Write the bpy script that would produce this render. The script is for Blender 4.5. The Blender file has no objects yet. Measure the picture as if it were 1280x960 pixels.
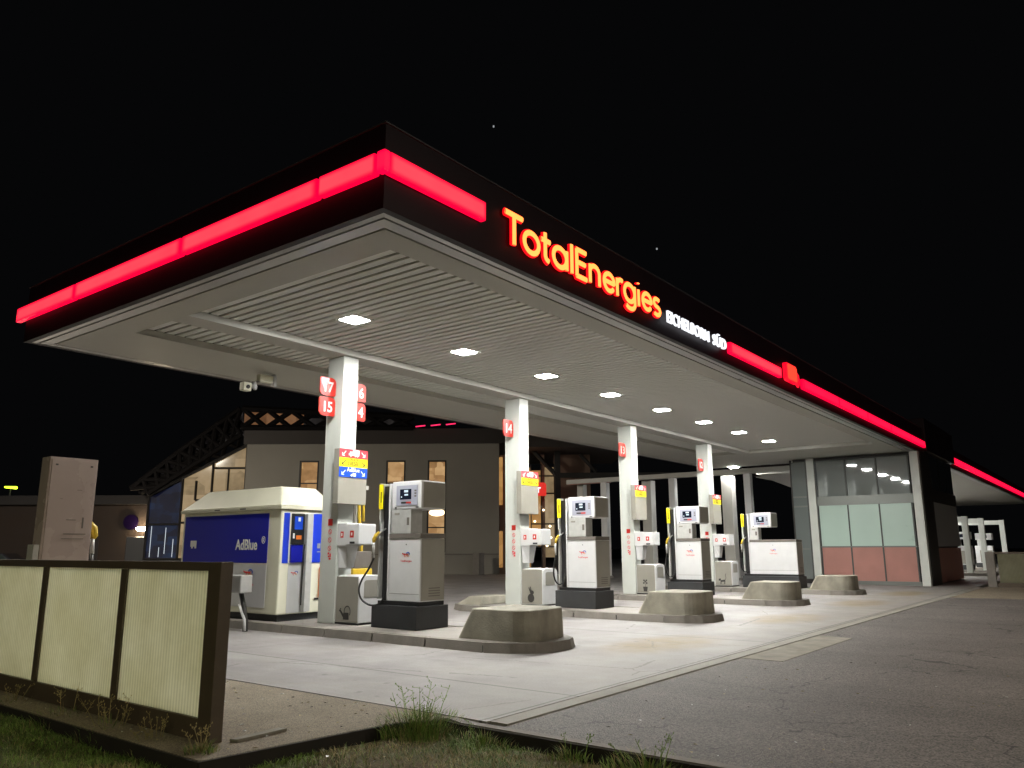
import bpy, bmesh, math, random
from mathutils import Vector, Matrix
random.seed(7)
PI = math.pi
scene = bpy.context.scene
COL = scene.collection

# ------------------------------------------------------------------ materials
def new_mat(name):
    m = bpy.data.materials.new(name); m.use_nodes = True
    nt = m.node_tree
    return m, nt, nt.nodes['Principled BSDF']

def mat(name, col, rough=0.5, metal=0.0, noise=0.0, scale=4.0, bump=0.0, bscale=60.0, spec=0.5, coat=0.0, dirt=0.0):
    """painted / cast surface with slight colour mottling, dirt blotches and fine bump"""
    m, nt, b = new_mat(name)
    N, L = nt.nodes, nt.links
    b.inputs['Roughness'].default_value = rough
    b.inputs['Metallic'].default_value = metal
    b.inputs['Specular IOR Level'].default_value = spec
    b.inputs['Coat Weight'].default_value = coat
    c = tuple(col) + (1,)
    b.inputs['Base Color'].default_value = c
    tc = N.new('ShaderNodeTexCoord')
    if noise > 0 or dirt > 0:
        n = N.new('ShaderNodeTexNoise'); n.inputs['Scale'].default_value = scale; n.inputs['Detail'].default_value = 8
        L.new(tc.outputs['Object'], n.inputs['Vector'])
        r = N.new('ShaderNodeValToRGB')
        r.color_ramp.elements[0].position = .3; r.color_ramp.elements[1].position = .7
        r.color_ramp.elements[0].color = tuple(v * (1 - noise) for v in col) + (1,)
        r.color_ramp.elements[1].color = tuple(min(1, v * (1 + noise)) for v in col) + (1,)
        L.new(n.outputs['Fac'], r.inputs['Fac'])
        out = r.outputs['Color']
        if dirt > 0:
            n2 = N.new('ShaderNodeTexNoise'); n2.inputs['Scale'].default_value = scale * .6; n2.inputs['Detail'].default_value = 10
            n2.inputs['Roughness'].default_value = .7
            mp = N.new('ShaderNodeMapping'); mp.inputs['Scale'].default_value = (1, 1, .35); mp.inputs['Location'].default_value = (3.1, 5.7, 1.3)
            L.new(tc.outputs['Object'], mp.inputs['Vector']); L.new(mp.outputs['Vector'], n2.inputs['Vector'])
            r2 = N.new('ShaderNodeValToRGB'); r2.color_ramp.elements[0].position = .5; r2.color_ramp.elements[1].position = .78
            L.new(n2.outputs['Fac'], r2.inputs['Fac'])
            mx = N.new('ShaderNodeMixRGB'); mx.inputs['Color2'].default_value = tuple(v * .42 for v in col) + (1,)
            mu = N.new('ShaderNodeMath'); mu.operation = 'MULTIPLY'; mu.inputs[1].default_value = dirt
            L.new(r2.outputs['Color'], mu.inputs[0]); L.new(mu.outputs[0], mx.inputs['Fac'])
            L.new(out, mx.inputs['Color1']); out = mx.outputs['Color']
        L.new(out, b.inputs['Base Color'])
        rr = N.new('ShaderNodeMapRange'); rr.inputs['To Min'].default_value = max(.03, rough - .1); rr.inputs['To Max'].default_value = min(1, rough + .12)
        L.new(n.outputs['Fac'], rr.inputs['Value']); L.new(rr.outputs['Result'], b.inputs['Roughness'])
    if bump > 0:
        nb = N.new('ShaderNodeTexNoise'); nb.inputs['Scale'].default_value = bscale; nb.inputs['Detail'].default_value = 6
        L.new(tc.outputs['Object'], nb.inputs['Vector'])
        bp = N.new('ShaderNodeBump'); bp.inputs['Strength'].default_value = bump; bp.inputs['Distance'].default_value = .01
        L.new(nb.outputs['Fac'], bp.inputs['Height']); L.new(bp.outputs['Normal'], b.inputs['Normal'])
    return m

def emit(name, col, strength, base=(.05, .05, .05)):
    m, nt, b = new_mat(name)
    b.inputs['Base Color'].default_value = tuple(base) + (1,)
    b.inputs['Emission Color'].default_value = tuple(col) + (1,)
    b.inputs['Emission Strength'].default_value = strength
    b.inputs['Roughness'].default_value = .5
    return m

def strip_mat(name, core, edge, axis):
    """light box: the tube behind the cover is bright in the middle and fades to the ends of each cover"""
    m, nt, b = new_mat(name); N, L = nt.nodes, nt.links
    tc = N.new('ShaderNodeTexCoord'); sp = N.new('ShaderNodeSeparateXYZ'); L.new(tc.outputs['Generated'], sp.inputs[0])
    a = sp.outputs[axis]
    def tri(o, k):
        s = N.new('ShaderNodeMath'); s.operation = 'SUBTRACT'; s.inputs[1].default_value = .5; L.new(o, s.inputs[0])
        ab = N.new('ShaderNodeMath'); ab.operation = 'ABSOLUTE'; L.new(s.outputs[0], ab.inputs[0])
        r = N.new('ShaderNodeMapRange'); r.interpolation_type = 'SMOOTHSTEP'
        r.inputs['From Min'].default_value = .5; r.inputs['From Max'].default_value = k
        L.new(ab.outputs[0], r.inputs['Value']); return r.outputs['Result']
    u = tri(a, .455); v = tri(sp.outputs[2], .2)
    mu = N.new('ShaderNodeMath'); mu.operation = 'MULTIPLY'; L.new(u, mu.inputs[0]); L.new(v, mu.inputs[1])
    n = N.new('ShaderNodeTexNoise'); n.inputs['Scale'].default_value = 1.6; L.new(tc.outputs['Object'], n.inputs['Vector'])
    nm = N.new('ShaderNodeMapRange'); nm.inputs['To Min'].default_value = .65; nm.inputs['To Max'].default_value = 1.2; L.new(n.outputs['Fac'], nm.inputs['Value'])
    mu2 = N.new('ShaderNodeMath'); mu2.operation = 'MULTIPLY'; mu2.use_clamp = True; L.new(mu.outputs[0], mu2.inputs[0]); L.new(nm.outputs['Result'], mu2.inputs[1])
    mx = N.new('ShaderNodeMixRGB'); mx.inputs['Color1'].default_value = tuple(edge) + (1,); mx.inputs['Color2'].default_value = tuple(core) + (1,)
    L.new(mu2.outputs[0], mx.inputs['Fac']); L.new(mx.outputs['Color'], b.inputs['Emission Color'])
    b.inputs['Emission Strength'].default_value = 1
    b.inputs['Base Color'].default_value = (.3, .01, .02, 1); b.inputs['Roughness'].default_value = .3
    return m

def window_mat(name, c1, c2, c3, strength, scale=.8):
    """lit room seen through a pane: blocks of warm furniture and ceiling tones"""
    m, nt, b = new_mat(name); N, L = nt.nodes, nt.links
    tc = N.new('ShaderNodeTexCoord')
    mp = N.new('ShaderNodeMapping'); mp.inputs['Scale'].default_value = (scale, scale, scale * 1.5); L.new(tc.outputs['Object'], mp.inputs['Vector'])
    v = N.new('ShaderNodeTexVoronoi'); v.distance = 'CHEBYCHEV'; v.inputs['Scale'].default_value = 1.0; L.new(mp.outputs['Vector'], v.inputs['Vector'])
    s = N.new('ShaderNodeSeparateColor'); L.new(v.outputs['Color'], s.inputs[0])
    r = N.new('ShaderNodeValToRGB'); e = r.color_ramp.elements
    e[0].color = tuple(c1) + (1,); e[1].color = tuple(c3) + (1,); e2 = e.new(.5); e2.color = tuple(c2) + (1,)
    n = N.new('ShaderNodeTexNoise'); n.inputs['Scale'].default_value = 2.2; L.new(tc.outputs['Object'], n.inputs['Vector'])
    mm = N.new('ShaderNodeMath'); mm.operation = 'MULTIPLY_ADD'; mm.inputs[1].default_value = .55
    sb = N.new('ShaderNodeMath'); sb.operation = 'MULTIPLY'; sb.inputs[1].default_value = .6; L.new(n.outputs['Fac'], sb.inputs[0])
    L.new(s.outputs[0], mm.inputs[0]); L.new(sb.outputs[0], mm.inputs[2]); L.new(mm.outputs[0], r.inputs['Fac'])
    L.new(r.outputs['Color'], b.inputs['Emission Color']); b.inputs['Emission Strength'].default_value = strength
    b.inputs['Base Color'].default_value = (.03, .03, .03, 1); b.inputs['Roughness'].default_value = .08
    return m

M = {}
M['white'] = mat('white_paint', (.62, .62, .62), .38, noise=.04, scale=3, dirt=.12)
M['column'] = mat('column_paint', (.58, .60, .56), .32, noise=.04, scale=2, dirt=.10)
M['cream'] = mat('cream_plastic', (.80, .785, .63), .45, noise=.04, scale=2, dirt=.10)
M['taupe'] = mat('taupe_paint', (.27, .256, .22), .4, noise=.06, scale=3)
M['taupe_dark'] = mat('taupe_dark', (.13, .115, .10), .5, noise=.1)
M['plinth'] = mat('charcoal_plinth', (.025, .026, .028), .55, noise=.2, bump=.3, bscale=30)
M['black'] = mat('black_plastic', (.012, .012, .013), .4)
M['rubber'] = mat('rubber_hose', (.01, .01, .01), .35)
M['silver'] = mat('brushed_metal', (.50, .50, .48), .42, metal=.3, noise=.08, scale=9)
M['panel_grey'] = mat('panel_grey', (.34, .35, .42), .35)
M['screen'] = mat('screen_glass', (.012, .016, .03), .1)
M['screen_on'] = emit('screen_digits', (.75, .9, 1.0), .9)
M['yellow'] = mat('yellow_paint', (.78, .66, .01), .4)
M['yellow_dull'] = mat('nozzle_yellow', (.62, .42, .03), .4)
M['red'] = mat('sign_red', (.52, .022, .012), .4)
M['red_soft'] = mat('sign_rose_red', (.62, .05, .07), .35)
M['blue'] = mat('sign_blue', (.01, .07, .62), .35)
M['royal'] = mat('royal_blue_panel', (.008, .012, .36), .3)
M['royal_bright'] = mat('royal_blue_bright', (.015, .05, .62), .3)
M['logo_blue'] = mat('logo_blue', (.02, .09, .5), .4)
M['logo_red'] = mat('logo_red', (.7, .02, .03), .4)
M['logo_orange'] = mat('logo_orange', (.75, .25, .06), .4)
M['text_white'] = mat('lettering_white', (.82, .82, .78), .5)
M['text_black'] = mat('lettering_black', (.02, .02, .015), .5)
M['orange'] = mat('orange_sticker', (.8, .2, .02), .4)
M['picto'] = mat('pictogram_dark', (.035, .032, .03), .5)
M['soffit'] = mat('soffit_border', (.47, .46, .41), .45, noise=.07, scale=.5, dirt=.12)
M['soffit_edge'] = mat('soffit_edge_alu', (.52, .51, .50), .30, metal=.5, noise=.16, scale=.55)
M['slat'] = mat('soffit_slat', (.90, .90, .86), .6)
M['gap'] = mat('soffit_gap', (.34, .325, .275), .8)
M['gap_black'] = mat('joint_black', (.004, .004, .004), .9)
M['cap'] = mat('fascia_cap', (.035, .035, .037), .5)
M['beam'] = mat('beam_paint', (.46, .45, .41), .4, noise=.05, scale=1)
M['fascia'] = mat('fascia_dark', (.009, .0025, .005), .5, noise=.1, scale=.8, spec=.22)
M['conc_kerb'] = mat('kerb_concrete', (.19, .172, .15), .75, noise=.18, scale=3, bump=.5, bscale=45, dirt=.5)
M['conc_block'] = mat('block_concrete', (.25, .232, .185), .8, noise=.3, scale=2.5, bump=.6, bscale=35, dirt=.65)
M['frame_brown'] = mat('fence_frame_brown', (.085, .062, .04), .55, noise=.15, scale=6, bump=.2)
M['g_gut'] = mat('gutter_concrete', (.27, .255, .215), .7, noise=.15, scale=2, bump=.4, dirt=.3)
M['alu'] = mat('aluminium_frame', (.16, .17, .155), .4, metal=.3)
M['steel_dark'] = mat('steel_dark', (.016, .014, .013), .5)
M['wall'] = mat('shop_render', (.25, .232, .20), .85, noise=.08, scale=.3, bump=.2, dirt=.1)
M['wall_band'] = mat('shop_dark_band', (.035, .028, .024), .7)
M['wall_brown'] = mat('shop_brown', (.22, .15, .11), .8, noise=.1, scale=.5)
M['low_wall'] = mat('low_brown_wall', (.013, .006, .0025), .85, noise=.15, scale=.8)
M['mullion'] = mat('mullion_dark', (.05, .055, .05), .5)
M['teal'] = mat('pale_teal_panel', (.40, .52, .46), .3, noise=.03, scale=.8)
M['brick_red'] = mat('brick_red_panel', (.36, .165, .135), .6, noise=.08, scale=1.5)
M['grey_panel'] = mat('grey_side_panel', (.34, .34, .35), .4)
M['lamp'] = emit('downlight_glow', (1.0, 1.0, .96), 700)
M['lamp_trim'] = mat('downlight_trim', (.7, .72, .68), .4)
M['neon_red'] = emit('neon_red', (1.0, .02, .12), 1.6)
M['letter_side'] = emit('letter_red_side', (1.0, .004, .01), 1.15, (.4, 0, 0))
M['letter_core'] = emit('letter_face_glow', (1.0, .235, .045), 3.0)
M['letter_white'] = emit('letter_white_glow', (.92, .94, 1.0), 1.35)
M['badge_red'] = emit('badge_glow', (1.0, .045, .02), 1.7)
M['warm_win'] = window_mat('warm_room', (.13, .06, .02), (.40, .22, .09), (.66, .42, .20), .9, .9)
M['warm_win2'] = window_mat('warm_room_pale', (.14, .10, .05), (.45, .32, .17), (.62, .45, .26), .6, .45)
M['orange_win'] = window_mat('orange_room', (.20, .09, .02), (.42, .21, .06), (.55, .30, .10), .85, .6)
M['blue_win'] = window_mat('blue_room', (.001, .0015, .01), (.003, .008, .05), (.015, .06, .18), .28, 1.2)
M['lamp_warm'] = emit('warm_lamp', (1.0, .8, .5), 3.5)
M['lamp_green'] = emit('green_lamp', (.62, 1.0, .02), 6)
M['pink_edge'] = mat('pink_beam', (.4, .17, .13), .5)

def glass_booth():
    m, nt, b = new_mat('booth_glass')
    b.inputs['Base Color'].default_value = (.16, .18, .175, 1); b.inputs['Roughness'].default_value = .03
    b.inputs['IOR'].default_value = 1.9; b.inputs['Specular IOR Level'].default_value = .7
    return m
M['glass'] = glass_booth()
M['pane'] = mat('dark_pane', (.02, .025, .025), .06, spec=.8)

def poly_panel():
    m, nt, b = new_mat('ribbed_polycarbonate'); N, L = nt.nodes, nt.links
    tc = N.new('ShaderNodeTexCoord'); sp = N.new('ShaderNodeSeparateXYZ'); L.new(tc.outputs['Object'], sp.inputs[0])
    w = N.new('ShaderNodeMath'); w.operation = 'MULTIPLY'; w.inputs[1].default_value = 2 * PI / .045; L.new(sp.outputs[1], w.inputs[0])
    s = N.new('ShaderNodeMath'); s.operation = 'SINE'; L.new(w.outputs[0], s.inputs[0])
    n = N.new('ShaderNodeTexNoise'); n.inputs['Scale'].default_value = 2.2; n.inputs['Detail'].default_value = 10; n.inputs['Roughness'].default_value = .62
    L.new(tc.outputs['Object'], n.inputs['Vector'])
    r = N.new('ShaderNodeValToRGB'); r.color_ramp.elements[0].position = .3; r.color_ramp.elements[1].position = .72
    r.color_ramp.elements[0].color = (.74, .73, .54, 1); r.color_ramp.elements[1].color = (.95, .95, .78, 1)
    L.new(n.outputs['Fac'], r.inputs['Fac'])
    k = N.new('ShaderNodeMapRange'); k.inputs['From Min'].default_value = -1; k.inputs['To Min'].default_value = .80; k.inputs['To Max'].default_value = 1.0
    L.new(s.outputs[0], k.inputs['Value'])
    mx = N.new('ShaderNodeMixRGB'); mx.blend_type = 'MULTIPLY'; mx.inputs['Fac'].default_value = 1
    L.new(r.outputs['Color'], mx.inputs['Color1']); L.new(k.outputs['Result'], mx.inputs['Color2'])
    tl = N.new('ShaderNodeBsdfTranslucent'); L.new(mx.outputs['Color'], tl.inputs['Color'])
    mix = N.new('ShaderNodeMixShader'); mix.inputs['Fac'].default_value = .9
    b.inputs['Roughness'].default_value = .35
    L.new(mx.outputs['Color'], b.inputs['Base Color'])
    L.new(b.outputs[0], mix.inputs[1]); L.new(tl.outputs[0], mix.inputs[2]); L.new(mix.outputs[0], N['Material Output'].inputs['Surface'])
    return m
M['poly'] = poly_panel()

def ground_mat(name, kind):
    m, nt, b = new_mat(name); N, L = nt.nodes, nt.links
    tc = N.new('ShaderNodeTexCoord'); P = tc.outputs['Object']
    def noise(sc, det=8, rg=.6, mp=None, dist=0):
        n = N.new('ShaderNodeTexNoise'); n.inputs['Scale'].default_value = sc; n.inputs['Detail'].default_value = det
        n.inputs['Roughness'].default_value = rg; n.inputs['Distortion'].default_value = dist
        if mp:
            q = N.new('ShaderNodeMapping'); q.inputs['Scale'].default_value = mp; L.new(P, q.inputs['Vector']); L.new(q.outputs['Vector'], n.inputs['Vector'])
        else: L.new(P, n.inputs['Vector'])
        return n.outputs['Fac']
    def ramp(f, p0, c0, p1, c1):
        r = N.new('ShaderNodeValToRGB'); e = r.color_ramp.elements
        e[0].position = p0; e[1].position = p1; e[0].color = tuple(c0) + (1,); e[1].color = tuple(c1) + (1,)
        L.new(f, r.inputs['Fac']); return r.outputs['Color']
    def mix(f, a, c, mode='MIX'):
        x = N.new('ShaderNodeMixRGB'); x.blend_type = mode
        if isinstance(f, float): x.inputs['Fac'].default_value = f
        else: L.new(f, x.inputs['Fac'])
        for s, v in (('Color1', a), ('Color2', c)):
            if isinstance(v, tuple): x.inputs[s].default_value = v + (1,)
            else: L.new(v, x.inputs[s])
        return x.outputs['Color']
    def math_(op, a, c=None):
        x = N.new('ShaderNodeMath'); x.operation = op; x.use_clamp = False
        for i, v in enumerate((a, c)):
            if v is None: continue
            if isinstance(v, (int, float)): x.inputs[i].default_value = v
            else: L.new(v, x.inputs[i])
        return x.outputs[0]
    sp = N.new('ShaderNodeSeparateXYZ'); L.new(P, sp.inputs[0]); X, Y = sp.outputs[0], sp.outputs[1]
    g = (0, 0, 0); w = (1, 1, 1)
    if kind == 'concrete':
        base = ramp(noise(.9, 10, .65), .3, (.205, .192, .186), .7, (.325, .306, .297))
        lanes = ramp(noise(1.0, 6, .6, (1.6, .10, 1)), .42, g, .7, w)           # tyre-darkened lanes running through the bays
        base = mix(math_('MULTIPLY', lanes, .5), base, (.165, .15, .148))
        blot = ramp(noise(.55, 9, .7, None, .6), .56, g, .72, w)
        base = mix(math_('MULTIPLY', blot, .40), base, (.24, .20, .15))
        yr = N.new('ShaderNodeMapRange'); yr.inputs['From Min'].default_value = 8.2; yr.inputs['From Max'].default_value = 5.0; L.new(Y, yr.inputs['Value'])
        base = mix(math_('MULTIPLY', math_('MULTIPLY', yr.outputs['Result'], noise(.9, 8, .65)), .8), base, (.25, .222, .17))
        # rusty stain off the island noses
        def spot(x, y, rx, ry):
            a = math_('POWER', math_('DIVIDE', math_('SUBTRACT', X, x), rx), 2); c = math_('POWER', math_('DIVIDE', math_('SUBTRACT', Y, y), ry), 2)
            d = math_('ADD', a, c); r = N.new('ShaderNodeMapRange'); r.interpolation_type = 'SMOOTHSTEP'
            r.inputs['From Min'].default_value = 1; r.inputs['From Max'].default_value = 0; L.new(d, r.inputs['Value']); return r.outputs['Result']
        for i, (x, y) in enumerate(((12.3, 6.3), (18.2, 6.2), (24.2, 6.2), (30, 6.2))):
            f = math_('MULTIPLY', math_('MULTIPLY', spot(x, y, 2.0, .95), noise(2.0, 6, .6)), 1.7)
            base = mix(f, base, (.22, .165, .09))
        vo = N.new('ShaderNodeTexVoronoi'); vo.inputs['Scale'].default_value = 2.6; vo.inputs['Randomness'].default_value = 1
        nz0 = N.new('ShaderNodeTexNoise'); nz0.inputs['Scale'].default_value = 9; L.new(P, nz0.inputs['Vector'])
        vm0 = N.new('ShaderNodeVectorMath'); vm0.operation = 'MULTIPLY_ADD'; vm0.inputs[1].default_value = (.12, .12, 0); L.new(nz0.outputs['Color'], vm0.inputs[0]); L.new(P, vm0.inputs[2]); L.new(vm0.outputs[0], vo.inputs['Vector'])
        rs = N.new('ShaderNodeMapRange'); rs.interpolation_type = 'SMOOTHSTEP'; rs.inputs['From Min'].default_value = .16; rs.inputs['From Max'].default_value = .04; L.new(vo.outputs['Distance'], rs.inputs['Value'])
        base = mix(math_('MULTIPLY', math_('MULTIPLY', rs.outputs['Result'], ramp(noise(.8, 3), .5, g, .58, w)), .55), base, (.09, .08, .07))
        vc = N.new('ShaderNodeTexVoronoi'); vc.feature = 'DISTANCE_TO_EDGE'; vc.inputs['Scale'].default_value = .32; L.new(vm0.outputs[0], vc.inputs['Vector'])
        base = mix(math_('MULTIPLY', math_('MULTIPLY', math_('LESS_THAN', vc.outputs['Distance'], .0035), math_('GREATER_THAN', noise(.5, 3), .5)), .6), base, (.08, .07, .06))
        fine = ramp(noise(38, 6, .7), .3, (.80, .80, .80), .7, (1.08, 1.08, 1.08))
        base = mix(1.0, base, fine, 'MULTIPLY')
        def line(C, pos, wd):
            wob = math_('MULTIPLY', math_('SUBTRACT', noise(3.0, 4), .5), .03)
            d = math_('ABSOLUTE', math_('ADD', math_('SUBTRACT', C, pos), wob)); return math_('LESS_THAN', d, wd)
        for p in (7.5, 13.5, 19.5, 25.5, 31.5): base = mix(math_('MULTIPLY', line(X, p, .020), .85), base, (.07, .065, .055))
        for p in (4.93,): base = mix(math_('MULTIPLY', line(Y, p, .018), .85), base, (.06, .055, .045))
        base = mix(math_('MULTIPLY', line(Y, 11.4, .016), .5), base, (.10, .09, .08))
        b.inputs['Roughness'].default_value = .55
        rr = N.new('ShaderNodeMapRange'); rr.inputs['To Min'].default_value = .42; rr.inputs['To Max'].default_value = .78; L.new(noise(1.4, 8), rr.inputs['Value']); L.new(rr.outputs['Result'], b.inputs['Roughness'])
        hb, hs = noise(50, 6), .25
    elif kind == 'asphalt':
        base = ramp(noise(.5, 8, .6), .3, (.10, .091, .084), .7, (.145, .133, .122))
        st = ramp(noise(.8, 6, .6, (1.2, .16, 1)), .45, g, .66, w)
        base = mix(math_('MULTIPLY', st, .45), base, (.06, .053, .048))
        v = N.new('ShaderNodeTexVoronoi'); v.inputs['Scale'].default_value = 75; L.new(P, v.inputs['Vector'])
        sep = N.new('ShaderNodeSeparateColor'); L.new(v.outputs['Color'], sep.inputs[0])
        sp_ = ramp(sep.outputs[0], .0, (.45, .45, .45), 1.0, (1.8, 1.76, 1.68)); base = mix(1.0, base, sp_, 'MULTIPLY')
        v3 = N.new('ShaderNodeTexVoronoi'); v3.feature = 'DISTANCE_TO_EDGE'; v3.inputs['Scale'].default_value = .75
        nz = N.new('ShaderNodeTexNoise'); nz.inputs['Scale'].default_value = 3; nz.inputs['Detail'].default_value = 6; L.new(P, nz.inputs['Vector'])
        vm = N.new('ShaderNodeVectorMath'); vm.operation = 'MULTIPLY_ADD'; vm.inputs[1].default_value = (.6, .6, 0); L.new(nz.outputs['Color'], vm.inputs[0]); L.new(P, vm.inputs[2])
        L.new(vm.outputs[0], v3.inputs['Vector'])
        ck = math_('LESS_THAN', v3.outputs['Distance'], .008); msk = math_('GREATER_THAN', noise(.7, 3), .53)
        base = mix(math_('MULTIPLY', math_('MULTIPLY', ck, msk), .75), base, (.02, .018, .016))
        b.inputs['Roughness'].default_value = .7
        hb, hs = v.outputs['Distance'], .6
    elif kind == 'pavement':
        base = ramp(noise(1.3, 10, .7), .3, (.20, .165, .115), .72, (.30, .255, .185))
        v = N.new('ShaderNodeTexVoronoi'); v.inputs['Scale'].default_value = 110; L.new(P, v.inputs['Vector'])
        sep = N.new('ShaderNodeSeparateColor'); L.new(v.outputs['Color'], sep.inputs[0])
        base = mix(1.0, base, ramp(sep.outputs[0], .0, (.55, .55, .55), 1.0, (1.35, 1.33, 1.3)), 'MULTIPLY')
        b.inputs['Roughness'].default_value = .85; hb, hs = v.outputs['Distance'], .5
    elif kind == 'soil':
        base = ramp(noise(2.0, 10, .7), .35, (.08, .06, .03), .7, (.18, .145, .07))
        base = mix(ramp(noise(.9, 5, .6), .45, g, .6, w), base, (.07, .11, .02))
        base = mix(1.0, base, ramp(noise(60, 6, .8), .3, (.45, .45, .45), .7, (1.6, 1.6, 1.6)), 'MULTIPLY')
        b.inputs['Roughness'].default_value = 1; hb, hs = noise(45, 8), 1.0
    else:
        base = ramp(noise(.4, 6, .6), .3, (.05, .045, .038), .7, (.08, .072, .06)); b.inputs['Roughness'].default_value = .9; hb, hs = noise(20, 6), .3
    L.new(base, b.inputs['Base Color'])
    bp = N.new('ShaderNodeBump'); bp.inputs['Strength'].default_value = hs; bp.inputs['Distance'].default_value = .008
    L.new(hb, bp.inputs['Height']); L.new(bp.outputs['Normal'], b.inputs['Normal'])
    return m

# ------------------------------------------------------------------ mesh builders
class MB:
    def __init__(s): s.v = []; s.f = []; s.m = []; s.cur = 0
    def add(s, vs, fs):
        o = len(s.v); s.v += [tuple(v) for v in vs]; s.f += [tuple(i + o for i in f) for f in fs]; s.m += [s.cur] * len(fs); return s
    def box(s, x0, x1, y0, y1, z0, z1):
        x0, x1 = sorted((x0, x1)); y0, y1 = sorted((y0, y1)); z0, z1 = sorted((z0, z1))
        return s.add([(x0, y0, z0), (x1, y0, z0), (x1, y1, z0), (x0, y1, z0), (x0, y0, z1), (x1, y0, z1), (x1, y1, z1), (x0, y1, z1)],
                     [(0, 3, 2, 1), (4, 5, 6, 7), (0, 1, 5, 4), (1, 2, 6, 5), (2, 3, 7, 6), (3, 0, 4, 7)])
    def prism(s, poly, z0, z1, axis='z', top=None):
        """poly in (a,b); extruded along axis; optional different top polygon"""
        top = top or poly; n = len(poly)
        def P(a, b, c): return (a, b, c) if axis == 'z' else ((a, c, b) if axis == 'y' else (c, a, b))
        vs = [P(a, b, z0) for a, b in poly] + [P(a, b, z1) for a, b in top]
        fs = [tuple(range(n - 1, -1, -1)), tuple(range(n, 2 * n))] + [(i, (i + 1) % n, n + (i + 1) % n, n + i) for i in range(n)]
        return s.add(vs, fs)
    def tube(s, pts, r, n=10, flat=None, cap=True):
        """sweep a ring along pts; flat=(axis vector, factor) squashes the ring"""
        pts = [Vector(p) for p in pts]; m = len(pts); rs = r if isinstance(r, (list, tuple)) else [r] * m
        vs = []; ref = Vector((0.13, 0.21, 1)).normalized()
        t0 = (pts[1] - pts[0]).normalized()
        if abs(t0.dot(ref)) > .95: ref = Vector((1, .1, .05)).normalized()
        u = t0.cross(ref).normalized()
        for i, p in enumerate(pts):
            t = (pts[min(i + 1, m - 1)] - pts[max(i - 1, 0)]).normalized()
            u = (u - t * u.dot(t)).normalized(); w = t.cross(u)
            for k in range(n):
                a = 2 * PI * k / n; o = (u * math.cos(a) + w * math.sin(a)) * rs[i]
                if flat: o = o - flat[0] * o.dot(flat[0]) * (1 - flat[1])
                vs.append(p + o)
        fs = []
        for i in range(m - 1):
            for k in range(n):
                a = i * n + k; b2 = i * n + (k + 1) % n; fs.append((a, b2, b2 + n, a + n))
        if cap: fs += [tuple(range(n - 1, -1, -1)), tuple(range((m - 1) * n, m * n))]
        return s.add(vs, fs)
    def cyl(s, c, r, z0, z1, n=24, r2=None):
        r2 = r if r2 is None else r2
        p = [(c[0] + r * math.cos(2 * PI * i / n), c[1] + r * math.sin(2 * PI * i / n)) for i in range(n)]
        q = [(c[0] + r2 * math.cos(2 * PI * i / n), c[1] + r2 * math.sin(2 * PI * i / n)) for i in range(n)]
        return s.prism(p, z0, z1, top=q)
    def build(s, name, mats, parent=None, bevel=0, smooth=False, seg=2):
        me = bpy.data.meshes.new(name); me.from_pydata(s.v, [], s.f)
        mats = mats if isinstance(mats, list) else [mats]
        for m in mats: me.materials.append(M[m] if isinstance(m, str) else m)
        for p, i in zip(me.polygons, s.m): p.material_index = i; p.use_smooth = smooth
        bm = bmesh.new(); bm.from_mesh(me); bmesh.ops.recalc_face_normals(bm, faces=bm.faces)
        if bevel:
            es = [e for e in bm.edges if len(e.link_faces) == 2 and e.calc_face_angle(0) > .5]
            bmesh.ops.bevel(bm, geom=es, offset=bevel, segments=seg, affect='EDGES', profile=.6, clamp_overlap=True)
        bm.to_mesh(me); bm.free(); me.update()
        o = bpy.data.objects.new(name, me); COL.objects.link(o)
        if parent: o.parent = parent
        return o

def tag(o, label=None, cat=None, group=None, kind=None):
    if label: o['label'] = label
    if cat: o['category'] = cat
    if group: o['group'] = group
    if kind: o['kind'] = kind
    return o
def thing(name, label, cat, loc=(0, 0, 0), rz=0, group=None):
    e = bpy.data.objects.new(name, None); COL.objects.link(e); e.location = loc; e.rotation_euler = (0, 0, rz); e.empty_display_size = .1
    return tag(e, label, cat, group)
def structure(o): o['kind'] = 'structure'; return o
def dup(root, loc, label, parent=None, group=None):
    c = root.copy(); COL.objects.link(c)
    if parent is None:
        c.location = loc
        if label: c['label'] = label
        if group: c['group'] = group
    else: c.parent = parent
    for ch in [o for o in root.children]: dup(ch, None, None, c)
    return c
def box(name, m, parent, *a, bevel=0): return MB().box(*a).build(name, m, parent, bevel)

def text(name, s, size, m, loc, face='-y', parent=None, depth=.004, bold=0.0, sx=1.0, align='LEFT'):
    cu = bpy.data.curves.new(name, 'FONT'); cu.body = s; cu.size = size; cu.extrude = depth; cu.offset = bold; cu.align_x = align
    cu.resolution_u = 4
    ob = bpy.data.objects.new(name, cu); COL.objects.link(ob)
    dg = bpy.context.evaluated_depsgraph_get(); me = bpy.data.meshes.new_from_object(ob.evaluated_get(dg))
    bpy.data.objects.remove(ob); me.name = name
    rot = Matrix.Rotation(PI / 2, 4, 'X')
    if face == '-x': rot = Matrix.Rotation(-PI / 2, 4, 'Z') @ rot
    me.transform(Matrix.Translation(loc) @ rot @ Matrix.Diagonal((sx, 1, 1, 1)))
    me.materials.clear(); me.materials.append(M[m]); me.update()
    o = bpy.data.objects.new(name, me); COL.objects.link(o)
    if parent: o.parent = parent
    return o

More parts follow.
